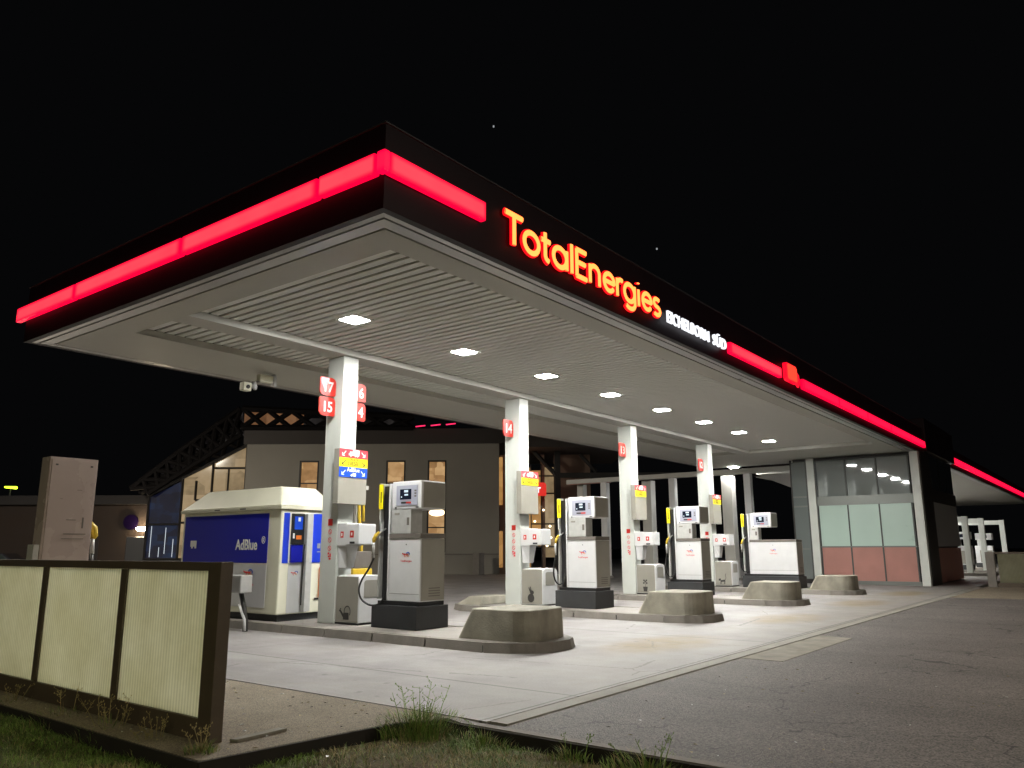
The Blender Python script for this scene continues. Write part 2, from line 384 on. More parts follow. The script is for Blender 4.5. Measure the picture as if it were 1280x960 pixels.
def ribbon(mb, pts, w, depth, frame):
    """flat ribbon strokes on a face; frame = (origin, right, out)"""
    O, R, F = (Vector(v) for v in frame); U = Vector((0, 0, 1))
    mb.tube([O + R * a + U * b + F * (depth * .5) for a, b in pts], w / 2, 8, (F, depth / w))
    return mb
def arc(cx, cy, rx, ry, a0, a1, n=12):
    return [(cx + rx * math.cos(math.radians(a0 + (a1 - a0) * i / n)), cy + ry * math.sin(math.radians(a0 + (a1 - a0) * i / n))) for i in range(n + 1)]

def company_mark(parent, frame, s):
    """red T stroke running into a coloured loop, as on the pumps"""
    mb = MB()
    mb.cur = 0; ribbon(mb, [(-.62 * s, .16 * s), (-.5 * s, .06 * s), (-.2 * s, .04 * s), (.1 * s, .03 * s), (.3 * s, 0)], .12 * s, .006, frame)
    ribbon(mb, [(-.22 * s, .04 * s), (-.25 * s, -.12 * s), (-.16 * s, -.3 * s)], .10 * s, .005, frame)
    mb.cur = 1; ribbon(mb, arc(.3 * s, .06 * s, .27 * s, .2 * s, -25, 165), .11 * s, .007, frame)
    mb.cur = 2; ribbon(mb, arc(.3 * s, .06 * s, .27 * s, .24 * s, 165, 310), .09 * s, .0065, frame)
    mb.build('emblem', ['logo_red', 'logo_blue', 'logo_orange'], parent)

# ------------------------------------------------------------------ world, camera
w = bpy.data.worlds.new('World'); scene.world = w; w.use_nodes = True
bg = w.node_tree.nodes['Background']
bg.inputs['Color'].default_value = (.85, .88, 1.0, 1); bg.inputs['Strength'].default_value = .0021
cam = bpy.data.cameras.new('camera'); co = bpy.data.objects.new('camera', cam); COL.objects.link(co)
Rr = Vector((.60812163, -.79383471, -.00381182)); Ru = Vector((-.16010955, -.12735305, .97884939)); Rf = Vector((.77753007, .59464918, .20454666))
mw = Matrix.Identity(4)
for i in range(3): mw[i][0] = Rr[i]; mw[i][1] = Ru[i]; mw[i][2] = -Rf[i]
mw.translation = (0, 0, 1.55); co.matrix_world = mw
cam.sensor_width = 36; cam.lens = 983.3 / 1280 * 36; cam.clip_start = .05; cam.clip_end = 3000
scene.camera = co
scene.view_settings.view_transform = 'Standard'; scene.view_settings.look = 'None'; scene.view_settings.gamma = 1; scene.view_settings.exposure = 0
scene.render.engine = 'CYCLES'
scene.cycles.sample_clamp_indirect = 6

# ------------------------------------------------------------------ setting: grounds
for k, kd in (('g_conc', 'concrete'), ('g_asph', 'asphalt'), ('g_pave', 'pavement'), ('g_soil', 'soil'), ('g_far', 'far')): M[k] = ground_mat(kd + '_ground', kd)
def sheet(name, m, poly, z, thick=0):
    mb = MB()
    if thick: mb.prism(poly, z - thick, z)
    else: mb.add([(x, y, z) for x, y in poly], [tuple(range(len(poly)))])
    return structure(mb.build(name, m))
sheet('ground', 'g_far', [(-900, -900), (900, -900), (900, 900), (-900, 900)], -.22)
sheet('forecourt', 'g_conc', [(5.95, 4.86), (120, 4.86), (120, 60), (-20, 60), (-20, 30), (5.95, 30)], 0, .2)
sheet('pavement', 'g_pave', [(3.62, 5.74), (5.41, 5.53), (5.86, 5.27), (5.93, 5.2), (5.93, 29.9), (3.75, 29.9)], -.004, .2)
sheet('gutter', 'g_gut', [(5.97, 4.635), (36, 4.635), (36, 4.835), (5.97, 4.835)], .002, .2)
sheet('gutter_bed', 'gap_black', [(5.9, 4.5), (36, 4.5), (36, 4.95), (5.9, 4.95)], -.02)
sheet('asphalt_road', 'g_asph', [(5.87, -60), (28.6, -60), (28.6, 4.605), (5.87, 4.605)], -.006, .2)
sheet('side_pavement', 'g_pave', [(28.62, -60), (120, -60), (120, 4.6), (28.62, 4.6)], -.002, .2)
sheet('kerb', 'conc_kerb', [(5.76, -30), (5.86, -30), (5.86, 4.9), (5.92, 5.19), (5.84, 5.24), (5.76, 5.0)], .003, .2)
sheet('concrete_patch', 'conc_block', [(11.4, 4.0), (14.9, 3.99), (15.1, 4.60), (11.4, 4.60)], .0, .15)

def edge_shade():  # dark strip standing in for the unlit drop from paving to lawn
    M['edge_shade'] = mat('painted_drop_shade', (.018, .014, .010), .9, noise=.3, scale=6)
    P = [(3.652, 14), (3.605, 5.725), (5.405, 5.512), (5.80, 5.28), (5.745, 5.0), (5.745, -30)]
    mb = MB()
    for (a, b), (c, d) in zip(P[:-1], P[1:]):
        v = Vector((c - a, d - b)).normalized(); n = Vector((v.y, -v.x)) * .012
        mb.add([(a - n.x, b - n.y, -.3), (c - n.x, d - n.y, -.3), (c + n.x, d + n.y, -.3), (a + n.x, b + n.y, -.3), (a - n.x, b - n.y, -.008), (c - n.x, d - n.y, -.008), (c + n.x, d + n.y, -.008), (a + n.x, b + n.y, -.008)],
               [(0, 3, 2, 1), (4, 5, 6, 7), (0, 1, 5, 4), (1, 2, 6, 5), (2, 3, 7, 6), (3, 0, 4, 7)])
    structure(mb.build('paving_edge_shade', 'edge_shade'))
edge_shade()
def lawn_h(x, y):
    return -.115 + .018 * math.sin(x * 3.1 + y) + .015 * math.sin(y * 2.3 - x * 1.7) + .010 * math.sin(7 * x + 3 * y) * math.sin(9 * y - 4 * x)
def lawn():
    mb = MB(); nx, ny = 64, 130
    vs = [(-3 + 8.68 * i / nx, -8 + 24 * j / ny, 0) for j in range(ny + 1) for i in range(nx + 1)]
    vs = [(x, y, lawn_h(x, y)) for x, y, _ in vs]
    fs = [(j * (nx + 1) + i, j * (nx + 1) + i + 1, (j + 1) * (nx + 1) + i + 1, (j + 1) * (nx + 1) + i) for j in range(ny) for i in range(nx)
          if not (vs[j * (nx + 1) + i][0] > 3.52 and vs[j * (nx + 1) + i][1] > 5.7)]
    return structure(mb.add(vs, fs).build('lawn', 'g_soil'))
lawn()

M['blade_green'] = mat('grass_green', (.19, .30, .06), .6, noise=.35, scale=3)
M['blade_dry'] = mat('grass_dry', (.40, .33, .16), .7, noise=.35, scale=3)
M['blade_dark'] = mat('grass_dark', (.085, .12, .03), .7, noise=.35, scale=3)
def blade(mb, x, y, z, h, lean, az, wd):
    dx, dy = math.cos(az), math.sin(az); px, py = -dy * wd / 2, dx * wd / 2
    m = (x + dx * lean * .35, y + dy * lean * .35, z + h * .6); t = (x + dx * lean, y + dy * lean, z + h)
    mb.add([(x - px, y - py, z), (x + px, y + py, z), (m[0] + px * .8, m[1] + py * .8, m[2]), (m[0] - px * .8, m[1] - py * .8, m[2]), t], [(0, 1, 2, 3), (3, 2, 4)])
def grass():
    mb = MB(); n = 0
    while n < 80000:
        x = random.uniform(.8, 5.66); y = random.uniform(.5, 12.5)
        if x > 3.6 and y > 5.62 - max(0, x - 4.6) * .45: continue
        r = math.hypot(x, y)
        if r < 3.5: continue
        az0 = math.degrees(math.atan2(y, x))
        if az0 < -2 or az0 > 76: continue
        d = math.sin(x * 2.3 + 1.3 * math.sin(y * 1.9)) + math.sin(y * 3.1 + x * 1.2 + 2 * math.sin(x * 1.1))
        left = y > 6
        if random.random() > (.85 if left else .50 + .18 * d): continue
        n += 1
        g = random.random()
        m_ = math.sin(x * 5.1 + 2 * math.sin(y * 2.7)) + math.sin(y * 4.3 - x * 2.2)
        mb.cur = (0 if g < .75 else 2 if g < .9 else 1) if (left and m_ < .7) or d > 1.0 else (1 if g < .66 else 2 if g < .82 else 0)
        if mb.cur == 1: blade(mb, x, y, lawn_h(x, y) - .003, random.uniform(.012, .05), random.uniform(.02, .07), random.uniform(0, 2 * PI), random.uniform(.003, .006))
        else: blade(mb, x, y, lawn_h(x, y) - .003, random.uniform(.015, .06), random.uniform(.02, .08), random.uniform(0, 2 * PI), random.uniform(.003, .006))
    o = mb.build('grass', ['blade_green', 'blade_dry', 'blade_dark']); tag(o, 'short patchy grass and dry thatch in front of the paving', kind='stuff')
grass()

def tuft(name, label, cat, x, y, n, h, spread, stalks, group=None, mats=('blade_green', 'blade_dry', 'blade_dark'), z=-.1):
    t = thing(name, label, cat, (x, y, z), group=group); mb = MB()
    for i in range(n):
        a = random.uniform(0, 2 * PI); r = spread * random.random() ** .7; hh = h * random.uniform(.4, 1.1) * (1 - .5 * r / spread)
        mb.cur = random.choice((0, 0, 0, 2, 1)); blade(mb, r * math.cos(a), r * math.sin(a), 0, hh, random.uniform(.3, 1.3) * hh, a + random.uniform(-1.3, 1.3), random.uniform(.004, .009))
    mb.build('leaves', list(mats), t)
    if stalks:
        ms = MB()
        for i in range(stalks):
            a = random.uniform(0, 2 * PI); r = spread * .5 * random.random(); H = h * random.uniform(1.1, 1.8); le = random.uniform(.1, .6) * H
            b0 = Vector((r * math.cos(a), r * math.sin(a), 0)); tip = b0 + Vector((math.cos(a) * le, math.sin(a) * le, H))
            mid = (b0 + tip) / 2 + Vector((0, 0, .06 * H)); ms.tube([b0, mid, tip], [.0035, .003, .0015], 5)
            for k in range(random.randint(4, 8)):
                q = mid.lerp(tip, random.random()); b = random.uniform(0, 2 * PI); l = random.uniform(.03, .09) * (h / .3)
                e = q + Vector((math.cos(b) * l, math.sin(b) * l, random.uniform(.1, .9) * l)); ms.tube([q, e], [.002, .001], 4)
                ms.add([e + Vector((.006, 0, 0)), e + Vector((-.006, .003, 0)), e + Vector((0, -.002, .016))], [(0, 1, 2)])
        ms.build('stems', 'blade_dry' if name != 'grass_tuft' else 'blade_green', t)
    return t
tuft('grass_tuft', 'tall green grass tuft with branching seed stalks at the paving corner', 'grass tuft', 5.60, 5.36, 1500, .25, .42, 12)
tuft('grass_tuft', 'small green tuft by the kerb just right of the tall one', 'grass tuft', 5.62, 4.65, 500, .12, .34, 2)
tuft('grass_tuft', 'low spreading tuft along the asphalt edge near the bottom of the picture', 'grass tuft', 5.66, 3.05, 700, .17, .38, 5)
tuft('grass_tuft', 'sparse tuft between the low spreading tuft and the kerb corner', 'grass tuft', 5.64, 3.72, 200, .13, .2, 3)
tuft('weed', 'leafless branching weed rising in front of the widest ribbed fence panel', 'weed', 3.8, 7.5, 160, .2, .3, 9, 'weeds at the fence foot')
tuft('weed', 'thin weed leaning by the fence end panel beside its corner post', 'weed', 3.82, 6.72, 110, .16, .24, 8, 'weeds at the fence foot')
tuft('weed', 'bushy green weed at the foot of the middle fence panel', 'weed', 3.8, 8.4, 320, .2, .35, 4, 'weeds at the fence foot')
tuft('weed', 'weed with yellow green leaves before the leftmost fence upright', 'weed', 3.8, 9.6, 220, .2, .3, 4, 'weeds at the fence foot')
tuft('weed', 'small spiky weed on the paving corner below the fence end', 'weed', 3.78, 5.98, 160, .12, .14, 5, 'weeds at the fence foot', z=-.01)
o = MB().prism([(4.12, 6.0), (4.62, 6.02), (4.6, 6.11), (4.1, 6.08)], .0, .022).build('broken_board', 'conc_block'); tag(o, 'pale flat broken board lying beside the fence end post', 'board')

def litter():
    mb = MB()
    for i in range(420):
        if i < 200: x, y, z = random.uniform(3.7, 5.85), random.uniform(5.7, 11), -.002
        elif i < 330: x, y, z = random.uniform(5.9, 12), random.uniform(-2, 4.5), -.004
        else: x, y, z = random.uniform(3.0, 5.7), random.uniform(1.5, 5.4), -.06
        if y < 5.3 and i < 200: continue
        a = random.uniform(0, PI); l = random.uniform(.006, .03); w_ = l * random.uniform(.25, .7); c_, s_ = math.cos(a), math.sin(a)
        mb.cur = random.choice((0, 0, 1, 2))
        mb.add([(x + c_ * l, y + s_ * l, z + .004), (x - s_ * w_, y + c_ * w_, z + .012), (x - c_ * l, y - s_ * l, z + .004), (x + s_ * w_, y - c_ * w_, z + .007)], [(0, 1, 2, 3)])
    tag(mb.build('litter', ['blade_dry', 'conc_kerb', 'text_white']), 'scattered dry leaves and small bits on the paving', kind='stuff')
litter()

# ------------------------------------------------------------------ near fence
def ribbed_fence(name, label, x, ys, z1, bays, end_w, group=None, mpanel='poly'):
    """ys = (near end, far end); bays = list of panel (y0,y1)"""
    t = thing(name, label, 'fence', (x, ys[0], 0), group=group)
    y0, y1 = 0, ys[1] - ys[0]
    box('end_post', 'frame_brown', t, -.06, .06, y0, end_w, -.15, z1, bevel=.006)
    MB().box(-.035, .035, end_w + .002, y1, z1 - .075, z1 - .002).build('rail', 'frame_brown', t, .004)
    MB().box(-.035, .035, end_w + .002, y1, -.12, .165).build('rail', 'frame_brown', t, .004)
    prev = None
    for a, b in bays:
        a -= ys[0]; b -= ys[0]
        MB().box(-.008, .008, a, b, .167, z1 - .077).build('panel', mpanel, t)
        if prev is not None: MB().box(-.03, .03, prev + .002, a - .002, .167, z1 - .077).build('upright', 'frame_brown', t, .003)
        prev = b
    return t
ribbed_fence('ribbed_fence', 'brown framed fence with backlit ribbed cream panels on the left', 4.0, (6.13, 13.2), 1.445, [(6.33, 7.77), (7.88, 9.51), (9.62, 11.3), (11.4, 13.1)], .19)
f2 = ribbed_fence('ribbed_fence', 'low brown fence with tan panels beyond the asphalt at the right edge', 36.6, (-5.0, 4.5), 1.34, [(-4.9, -1.9), (-1.8, 1.1), (1.2, 4.1)], .12, mpanel='poly')
box('corner_post', 'conc_kerb', f2, -.12, .12, 9.2, 9.5, -.1, 1.34, bevel=.01)

# ------------------------------------------------------------------ islands
S = 6.0; NI = 4
nose = [(9.66, 7.95), (9.80, 7.55), (10.05, 7.25), (10.35, 7.12), (10.85, 7.12), (11.15, 7.25), (11.40, 7.55), (11.54, 7.95)]
def shrink(p, cx, cy, d): return [(x + (d if x < cx else -d), y + (d if y < cy else -d)) for x, y in p]
lab_isl = ['nearest', 'second', 'third', 'fourth']
def island(k, ye):
    t = thing('pump_island', '%s raised kerbed concrete pump island %s' % (lab_isl[k], ('carrying the blue and white unit', 'with a low concrete ramp at its far end', 'under the column signed 13', 'nearest the glass booth')[k]), 'pump island', (10.6 + S * k, 7.12, 0), group='kerbed pump islands')
    P = [(x - 10.6, y - 7.12) for x, y in nose]; ye -= 7.12
    body = P + [(.94, ye - .5), (.6, ye), (-.6, ye), (-.94, ye - .5)]
    # kerb ring of separate stones with thin joints, outer face battered
    n = len(body); segs = []
    for i in range(n):
        a, b = Vector(body[i]).to_2d(), Vector(body[(i + 1) % n]).to_2d(); L = (b - a).length; q = max(1, round(L / 1.25))
        for j in range(q): segs.append((a.lerp(b, j / q), a.lerp(b, (j + 1) / q)))
    mb = MB(); c = Vector((0, ye / 2))
    def inn(p, d):
        return Vector((p.x - d * (1 if p.x > 0 else -1) * min(1, abs(p.x) / .6), p.y + (d if p.y < 2 else (-d if p.y > ye - 1 else 0))))
    for a, b in segs:
        L = (b - a).length; g = .018 if L > .9 else 0.0; e = (b - a) / max(L, 1e-6) * g
        a2, b2 = a + e, b - e
        ai, bi = inn(a2, .17), inn(b2, .17); at, bt = inn(a2, .035), inn(b2, .035)
        mb.add([(a2.x, a2.y, -.05), (b2.x, b2.y, -.05), (bi.x, bi.y, -.05), (ai.x, ai.y, -.05), (at.x, at.y, .145), (bt.x, bt.y, .145), (bi.x, bi.y, .15), (ai.x, ai.y, .15)],
               [(0, 3, 2, 1), (4, 5, 6, 7), (0, 1, 5, 4), (1, 2, 6, 5), (2, 3, 7, 6), (3, 0, 4, 7)])
    mb.build('kerb', 'conc_kerb', t)
    MB().prism([tuple(inn(Vector(p).to_2d(), .06)) for p in body], -.04, .10).build('kerb_bed', 'gap_black', t)
    ins = [tuple(inn(Vector(p).to_2d(), .05)) for p in body]
    MB().prism(ins, .101, .143).build('island_top', 'g_conc', t)
    return t
for k in range(NI): island(k, (18.4, 14.2, 14.2, 14.2)[k])

def nose_block():
    t = thing('concrete_block', 'nearest chamfered concrete block on the island nose', 'concrete block', (10.6, 7.9, .146), group='concrete blocks on the island noses')
    def rnd(w, y0, y1, r, rr):
        p = []
        for cx, cy, a0, q in ((w - r, y0 + r, -90, r), (w - rr, y1 - rr, 0, rr), (-w + rr, y1 - rr, 90, rr), (-w + r, y0 + r, 180, r)):
            p += [(cx + q * math.cos(math.radians(a0 + 15 * i)), cy + q * math.sin(math.radians(a0 + 15 * i))) for i in range(7)]
        return p
    b = rnd(.63, -.52, .88, .34, .10); tp = rnd(.615, -.50, .60, .33, .09)
    o = MB().prism(b, 0, .465, top=tp).build('block_body', 'conc_block', t)
    bm = bmesh.new(); bm.from_mesh(o.data)
    es = [e for e in bm.edges if all(v.co.z > .46 for v in e.verts)]; bmesh.ops.bevel(bm, geom=es, offset=.025, segments=3, affect='EDGES', profile=.6); bm.to_mesh(o.data); bm.free()
    return t
nb = nose_block()
for k in range(1, NI): dup(nb, (10.6 + S * k, 7.9, .146), ['', 'second chamfered concrete block, on the island of the column signed 14', 'third chamfered concrete block, before the wide fourth pump', 'farthest chamfered concrete block, in front of the red panelled booth'][k])
r = thing('concrete_ramp', 'low concrete wedge at the rear of the second island', 'concrete block', (16.6, 13.6, .146))
MB().prism([(-.7, -.4), (.7, -.4), (.7, .4), (-.7, .4)], 0, .2, top=[(-.55, -.35), (.55, -.35), (.55, .1), (-.55, .1)]).build('block_body', 'conc_block', r, .02)

# ------------------------------------------------------------------ columns
def column():
    t = thing('canopy_column', 'nearest white square canopy column, beside the blue and white unit', 'column', (10.6, 12.54, .146), group='white columns holding the canopy')
    MB().box(-.2, .2, -.24, .24, 0, 5.301).build('shaft', 'column', t, .012)
    # pictogram strip low on the -x face
    s = MB(); s.box(-.204, -.201, -.10, .03, 1.86, 1.99); s.build('notice', 'red', t)
    s = MB()
    for i, z in enumerate((1.74, 1.58, 1.42)):
        F = ((-.2, -.035, z), (0, -1, 0), (-1, 0, 0)); ribbon(s, arc(0, 0, .045, .045, 0, 360, 16), .012, .004, F); ribbon(s, [(-.03, .03), (.03, -.03)], .012, .004, F)
    s.box(-.204, -.201, -.085, -.05, 1.25, 1.32); s.box(-.204, -.201, -.04, .0, 1.25, 1.28); s.box(-.204, -.201, -.03, .01, 1.30, 1.34); s.box(-.204, -.201, -.085, -.03, 1.20, 1.235)
    s.build('pictogram', 'logo_red', t)
    return t
c0 = column()
for k in range(1, NI): dup(c0, (10.6 + S * k, 12.54, .146), ['', 'second white square canopy column, signed 14', 'third white square canopy column, signed 13', 'farthest white square canopy column on an island, signed 12'][k])

def leaf(w, h, r=.1, n=6):
    p = []
    for cx, cy, a0, rr in ((w - r, r * .45, -90, r * .45), (w - r, h - r, 0, r), (r * .45, h - r * .45, 90, r * .45), (r, r, 180, r)):
        cx = w - rr if cx > w / 2 else rr; cy = h - rr if cy > h / 2 else rr
        p += [(cx + rr * math.cos(math.radians(a0 + 90 * i / n)), cy + rr * math.sin(math.radians(a0 + 90 * i / n))) for i in range(n + 1)]
    return p
def number_sign(num, label, x, z, w=.40, h=.38, y=12.50, faded=False):
    t = thing('number_sign', label, 'number sign', (x, y, z), group='red bay number signs on the columns')
    MB().prism(leaf(w, h), 0, .03, 'y').build('plate', 'red', t)
    if faded:
        MB().prism([(.03, h - .02), (.22, h - .02), (.18, h * .62), (.10, h * .35), (.03, h * .7)], -.004, -.001, 'y').build('worn_patch', 'panel_grey', t)
    text('numeral', num, h * .78, 'text_white', (w * .5, -.002, h * .22), '-y', t, .002, .006, .92, 'CENTER')
for z, nn, l in ((4.60, '17', 'faded red sign with the number 17, left of the nearest column'), (4.19, '15', 'red sign with the number 15, left of the nearest column')):
    number_sign(nn, l, 9.985, z, faded=(nn == '17'))
number_sign('16', 'red sign whose 6 shows, right of the nearest column', 10.81, 4.60)
number_sign('14', 'red sign whose 4 shows, right of the nearest column under the 6', 10.81, 4.19)
for k, nn in ((1, '14'), (2, '13'), (3, '12')):
    number_sign(nn, 'red sign with the number %s on the left of the %s column' % (nn, ('', 'second', 'third', 'farthest island')[k]), 10.39 + S * k - .42, 4.42, w=.42, h=.44)

def arrow(mb, F, x, z, s, sg):
    ribbon(mb, [(x - .5 * s * sg, z + .5 * s), (x + .5 * s * sg, z - .5 * s)], .22 * s, .004, F)
    ribbon(mb, [(x + .5 * s * sg, z + .15 * s), (x + .5 * s * sg, z - .5 * s), (x - .15 * s * sg, z - .5 * s)], .22 * s, .004, F)
def truck(mb, F, x, z, s):
    O, R, Fo = F; y = O[1] - .004
    def q(a, b, c, d): mb.box(O[0] + x + a * s, O[0] + x + b * s, y, y + .003, O[2] + z + c * s, O[2] + z + d * s)
    q(-.2, 1, -.32, .5); q(-.75, -.24, -.32, .22); q(-.95, -.75, -.32, -.02)
    for c in (-.55, .3, .7): mb.tube([(O[0] + x + c * s, y, O[2] + z - .36 * s), (O[0] + x + c * s, y + .003, O[2] + z - .36 * s)], .14 * s, 10)
def direction_sign(k, three):
    t = thing('direction_sign', ('direction box with red, yellow and blue arrow bands on the nearest column', 'direction box with red and yellow bands on the column signed 14', 'direction box with red and yellow bands on the column signed 13', 'direction box with red and yellow bands on the column signed 12')[k],
              'direction sign', (10.6 + S * k, 12.29, 2.42), group='direction boxes on the columns')
    MB().box(-.36, .37, -.16, .0, 0, 1.09 if not three else 1.09).build('casing', 'taupe', t, .008)
    y = -.163
    tops = 1.09
    box('red_band', 'red_soft', t, -.361, .371, y - .008, y, .915, tops)
    box('yellow_band', 'yellow', t, -.361, .371, y - .008, y, .73, .912)
    F = ((0, y - .008, 0), (1, 0, 0), (0, -1, 0))
    for sg_ in (-1, 1): a = MB(); arrow(a, F, .25 * sg_, 1.0, .09, sg_); a.build('arrow', 'text_white', t)
    a = MB(); truck(a, F, .0, 1.01, .14); a.build('truck_icon', 'text_white', t)
    for sg_ in (-1, 1): a = MB(); arrow(a, F, .25 * sg_, .82, .09, sg_); a.build('arrow', 'text_black', t)
    text('lettering', 'TRUCK', .075, 'text_black', (0, y - .011, .855), '-y', t, .001, 0, 1, 'CENTER')
    text('lettering', 'DIESEL', .105, 'text_black', (0, y - .011, .765), '-y', t, .001, .001, .95, 'CENTER')
    if three:
        box('blue_band', 'blue', t, -.361, .371, y - .008, y, .53, .727)
        for sg_ in (-1, 1): a = MB(); arrow(a, F, .25 * sg_, .62, .09, sg_); a.build('arrow', 'text_white', t)
        a = MB(); truck(a, F, 0, .58, .07); a.build('truck_icon', 'text_white', t)
        text('lettering', 'AdBlue', .12, 'text_white', (0, y - .011, .64), '-y', t, .001, .001, .95, 'CENTER')
for k in range(NI): direction_sign(k, k == 0)

def dispenser(k):
    t = thing('towel_dispenser', 'white paper towel box with red icons on the %s column' % ('nearest', 'second', 'third', 'fourth')[k], 'towel dispenser', (10.6 + S * k, 12.29, 1.46 + .146), group='white towel boxes on the columns')
    box('box_body', 'white', t, -.2, .18, -.29, -.003, .0, .44, bevel=.012)
    box('box_body', 'white', t, -.24, .20, -.67, -.295, .02, .42, bevel=.02)
    for b_ in ((-.204, -.2005, -.19, -.10, .16, .28), (-.244, -.2405, -.53, -.42, .16, .29)): MB().box(*b_).build('icon', 'red', t)
    for b_ in ((-.208, -.2045, -.155, -.13, .19, .25), (-.248, -.2445, -.49, -.455, .2, .255)): MB().box(*b_).build('icon_mark', 'text_white', t)
    s = MB(); s.box(-.245, -.2405, -.56, -.42, .045, .085); s.build('slot', 'black', t)
    # gathered paper below
    MB().prism([(-.16, -.03), (.1, -.03), (.05, -.22), (-.1, -.2)], -.42, -.002, top=[(-.19, -.02), (.15, -.02), (.13, -.26), (-.17, -.26)]).build('paper_sleeve', 'white', t, .01)
for k in range(NI): dispenser(k)

PICT = ['a watering can', 'a rabbit', 'a potted flower', 'a cat']
def pict_shape(k, s, F):
    if k == 0:
        O = Vector(F[0]); 
        def pr(p): s.prism([(O[1] - a, O[2] + b) for a, b in p], O[0] - .005, O[0] - .001, 'x')
        pr([(-.06, 0), (.10, 0), (.09, .13), (-.05, .13)]); pr([(-.06, .04), (-.05, .10), (-.15, .19), (-.17, .16)])
        ribbon(s, arc(.05, .15, .085, .10, -40, 190), .022, .004, F); ribbon(s, [(-.18, .15), (-.13, .21)], .02, .004, F)
    elif k == 1:
        O = Vector(F[0])
        def pr(p): s.prism([(O[1] - a, O[2] + b) for a, b in p], O[0] - .005, O[0] - .001, 'x')
        pr([(a, b + .10) for a, b in arc(0, 0, .10, .105, 0, 345, 18)]); pr([(a + .03, b + .235) for a, b in arc(0, 0, .06, .05, 0, 345, 14)])
        pr([(.0, .25), (-.06, .37), (-.075, .34), (-.03, .24)]); pr([(.02, .26), (-.01, .38), (-.03, .37), (-.01, .26)])
    elif k == 2:
        O = Vector(F[0])
        def pr(p): s.prism([(O[1] - a, O[2] + b) for a, b in p], O[0] - .005, O[0] - .001, 'x')
        pr([(-.06, 0), (.06, 0), (.08, .14), (-.08, .14)]); ribbon(s, [(0, .14), (.01, .24)], .012, .004, F)
        for a, b in ((0, .29), (.05, .25), (-.05, .25), (.04, .33), (-.04, .33)): pr([(a + u, b + v) for u, v in arc(0, 0, .028, .028, 0, 330, 10)])
    else:
        O = Vector(F[0])
        def pr(p): s.prism([(O[1] - a, O[2] + b) for a, b in p], O[0] - .005, O[0] - .001, 'x')
        pr([(-.10, .07), (.09, .09), (.09, .16), (-.08, .14)]); pr([(-.17, .12), (-.08, .12), (-.08, .20), (-.16, .19)])
        for a in (-.09, -.05, .05, .08): ribbon(s, [(a, .1), (a - .015, 0)], .02, .004, F)
        ribbon(s, [(.08, .14), (.12, .22), (.10, .32), (.13, .38)], .018, .004, F)
def cabinet(k):
    t = thing('service_cabinet', 'grey and white rounded service cabinet marked with %s' % PICT[k], 'cabinet', (10.42 + S * k, 11.62, .146), group='service cabinets beside the columns')
    def rr(w0, w1, z0, z1, r=.13, n=6):
        p = [(w0, z0), (w1, z0)]
        p += [(w1 - r + r * math.cos(math.radians(90 * i / n)), z1 - r + r * math.sin(math.radians(90 * i / n))) for i in range(n + 1)]
        p += [(w0 + r + r * math.cos(math.radians(90 + 90 * i / n)), z1 - r + r * math.sin(math.radians(90 + 90 * i / n))) for i in range(n + 1)]
        return p
    MB().box(.0, .62, .01, .66, .0, .035).build('base', 'black', t)
    MB().prism([(x, z) for x, z in rr(0.0, .64, .036, .91)], 0, .67, 'y').build('shell', 'white', t, .012)
    MB().box(-.006, -.001, .025, .645, .05, .885).build('side_panel', 'taupe', t)
    MB().prism(rr(.12, .52, .5, .82, .06), -.005, -.001, 'y').build('front_recess', 'taupe', t)
    s = MB(); pict_shape(k, s, ((-.006, .36, .09), (0, -1, 0), (-1, 0, 0))); s.build('pictogram', 'picto', t)
for k in range(NI): cabinet(k)

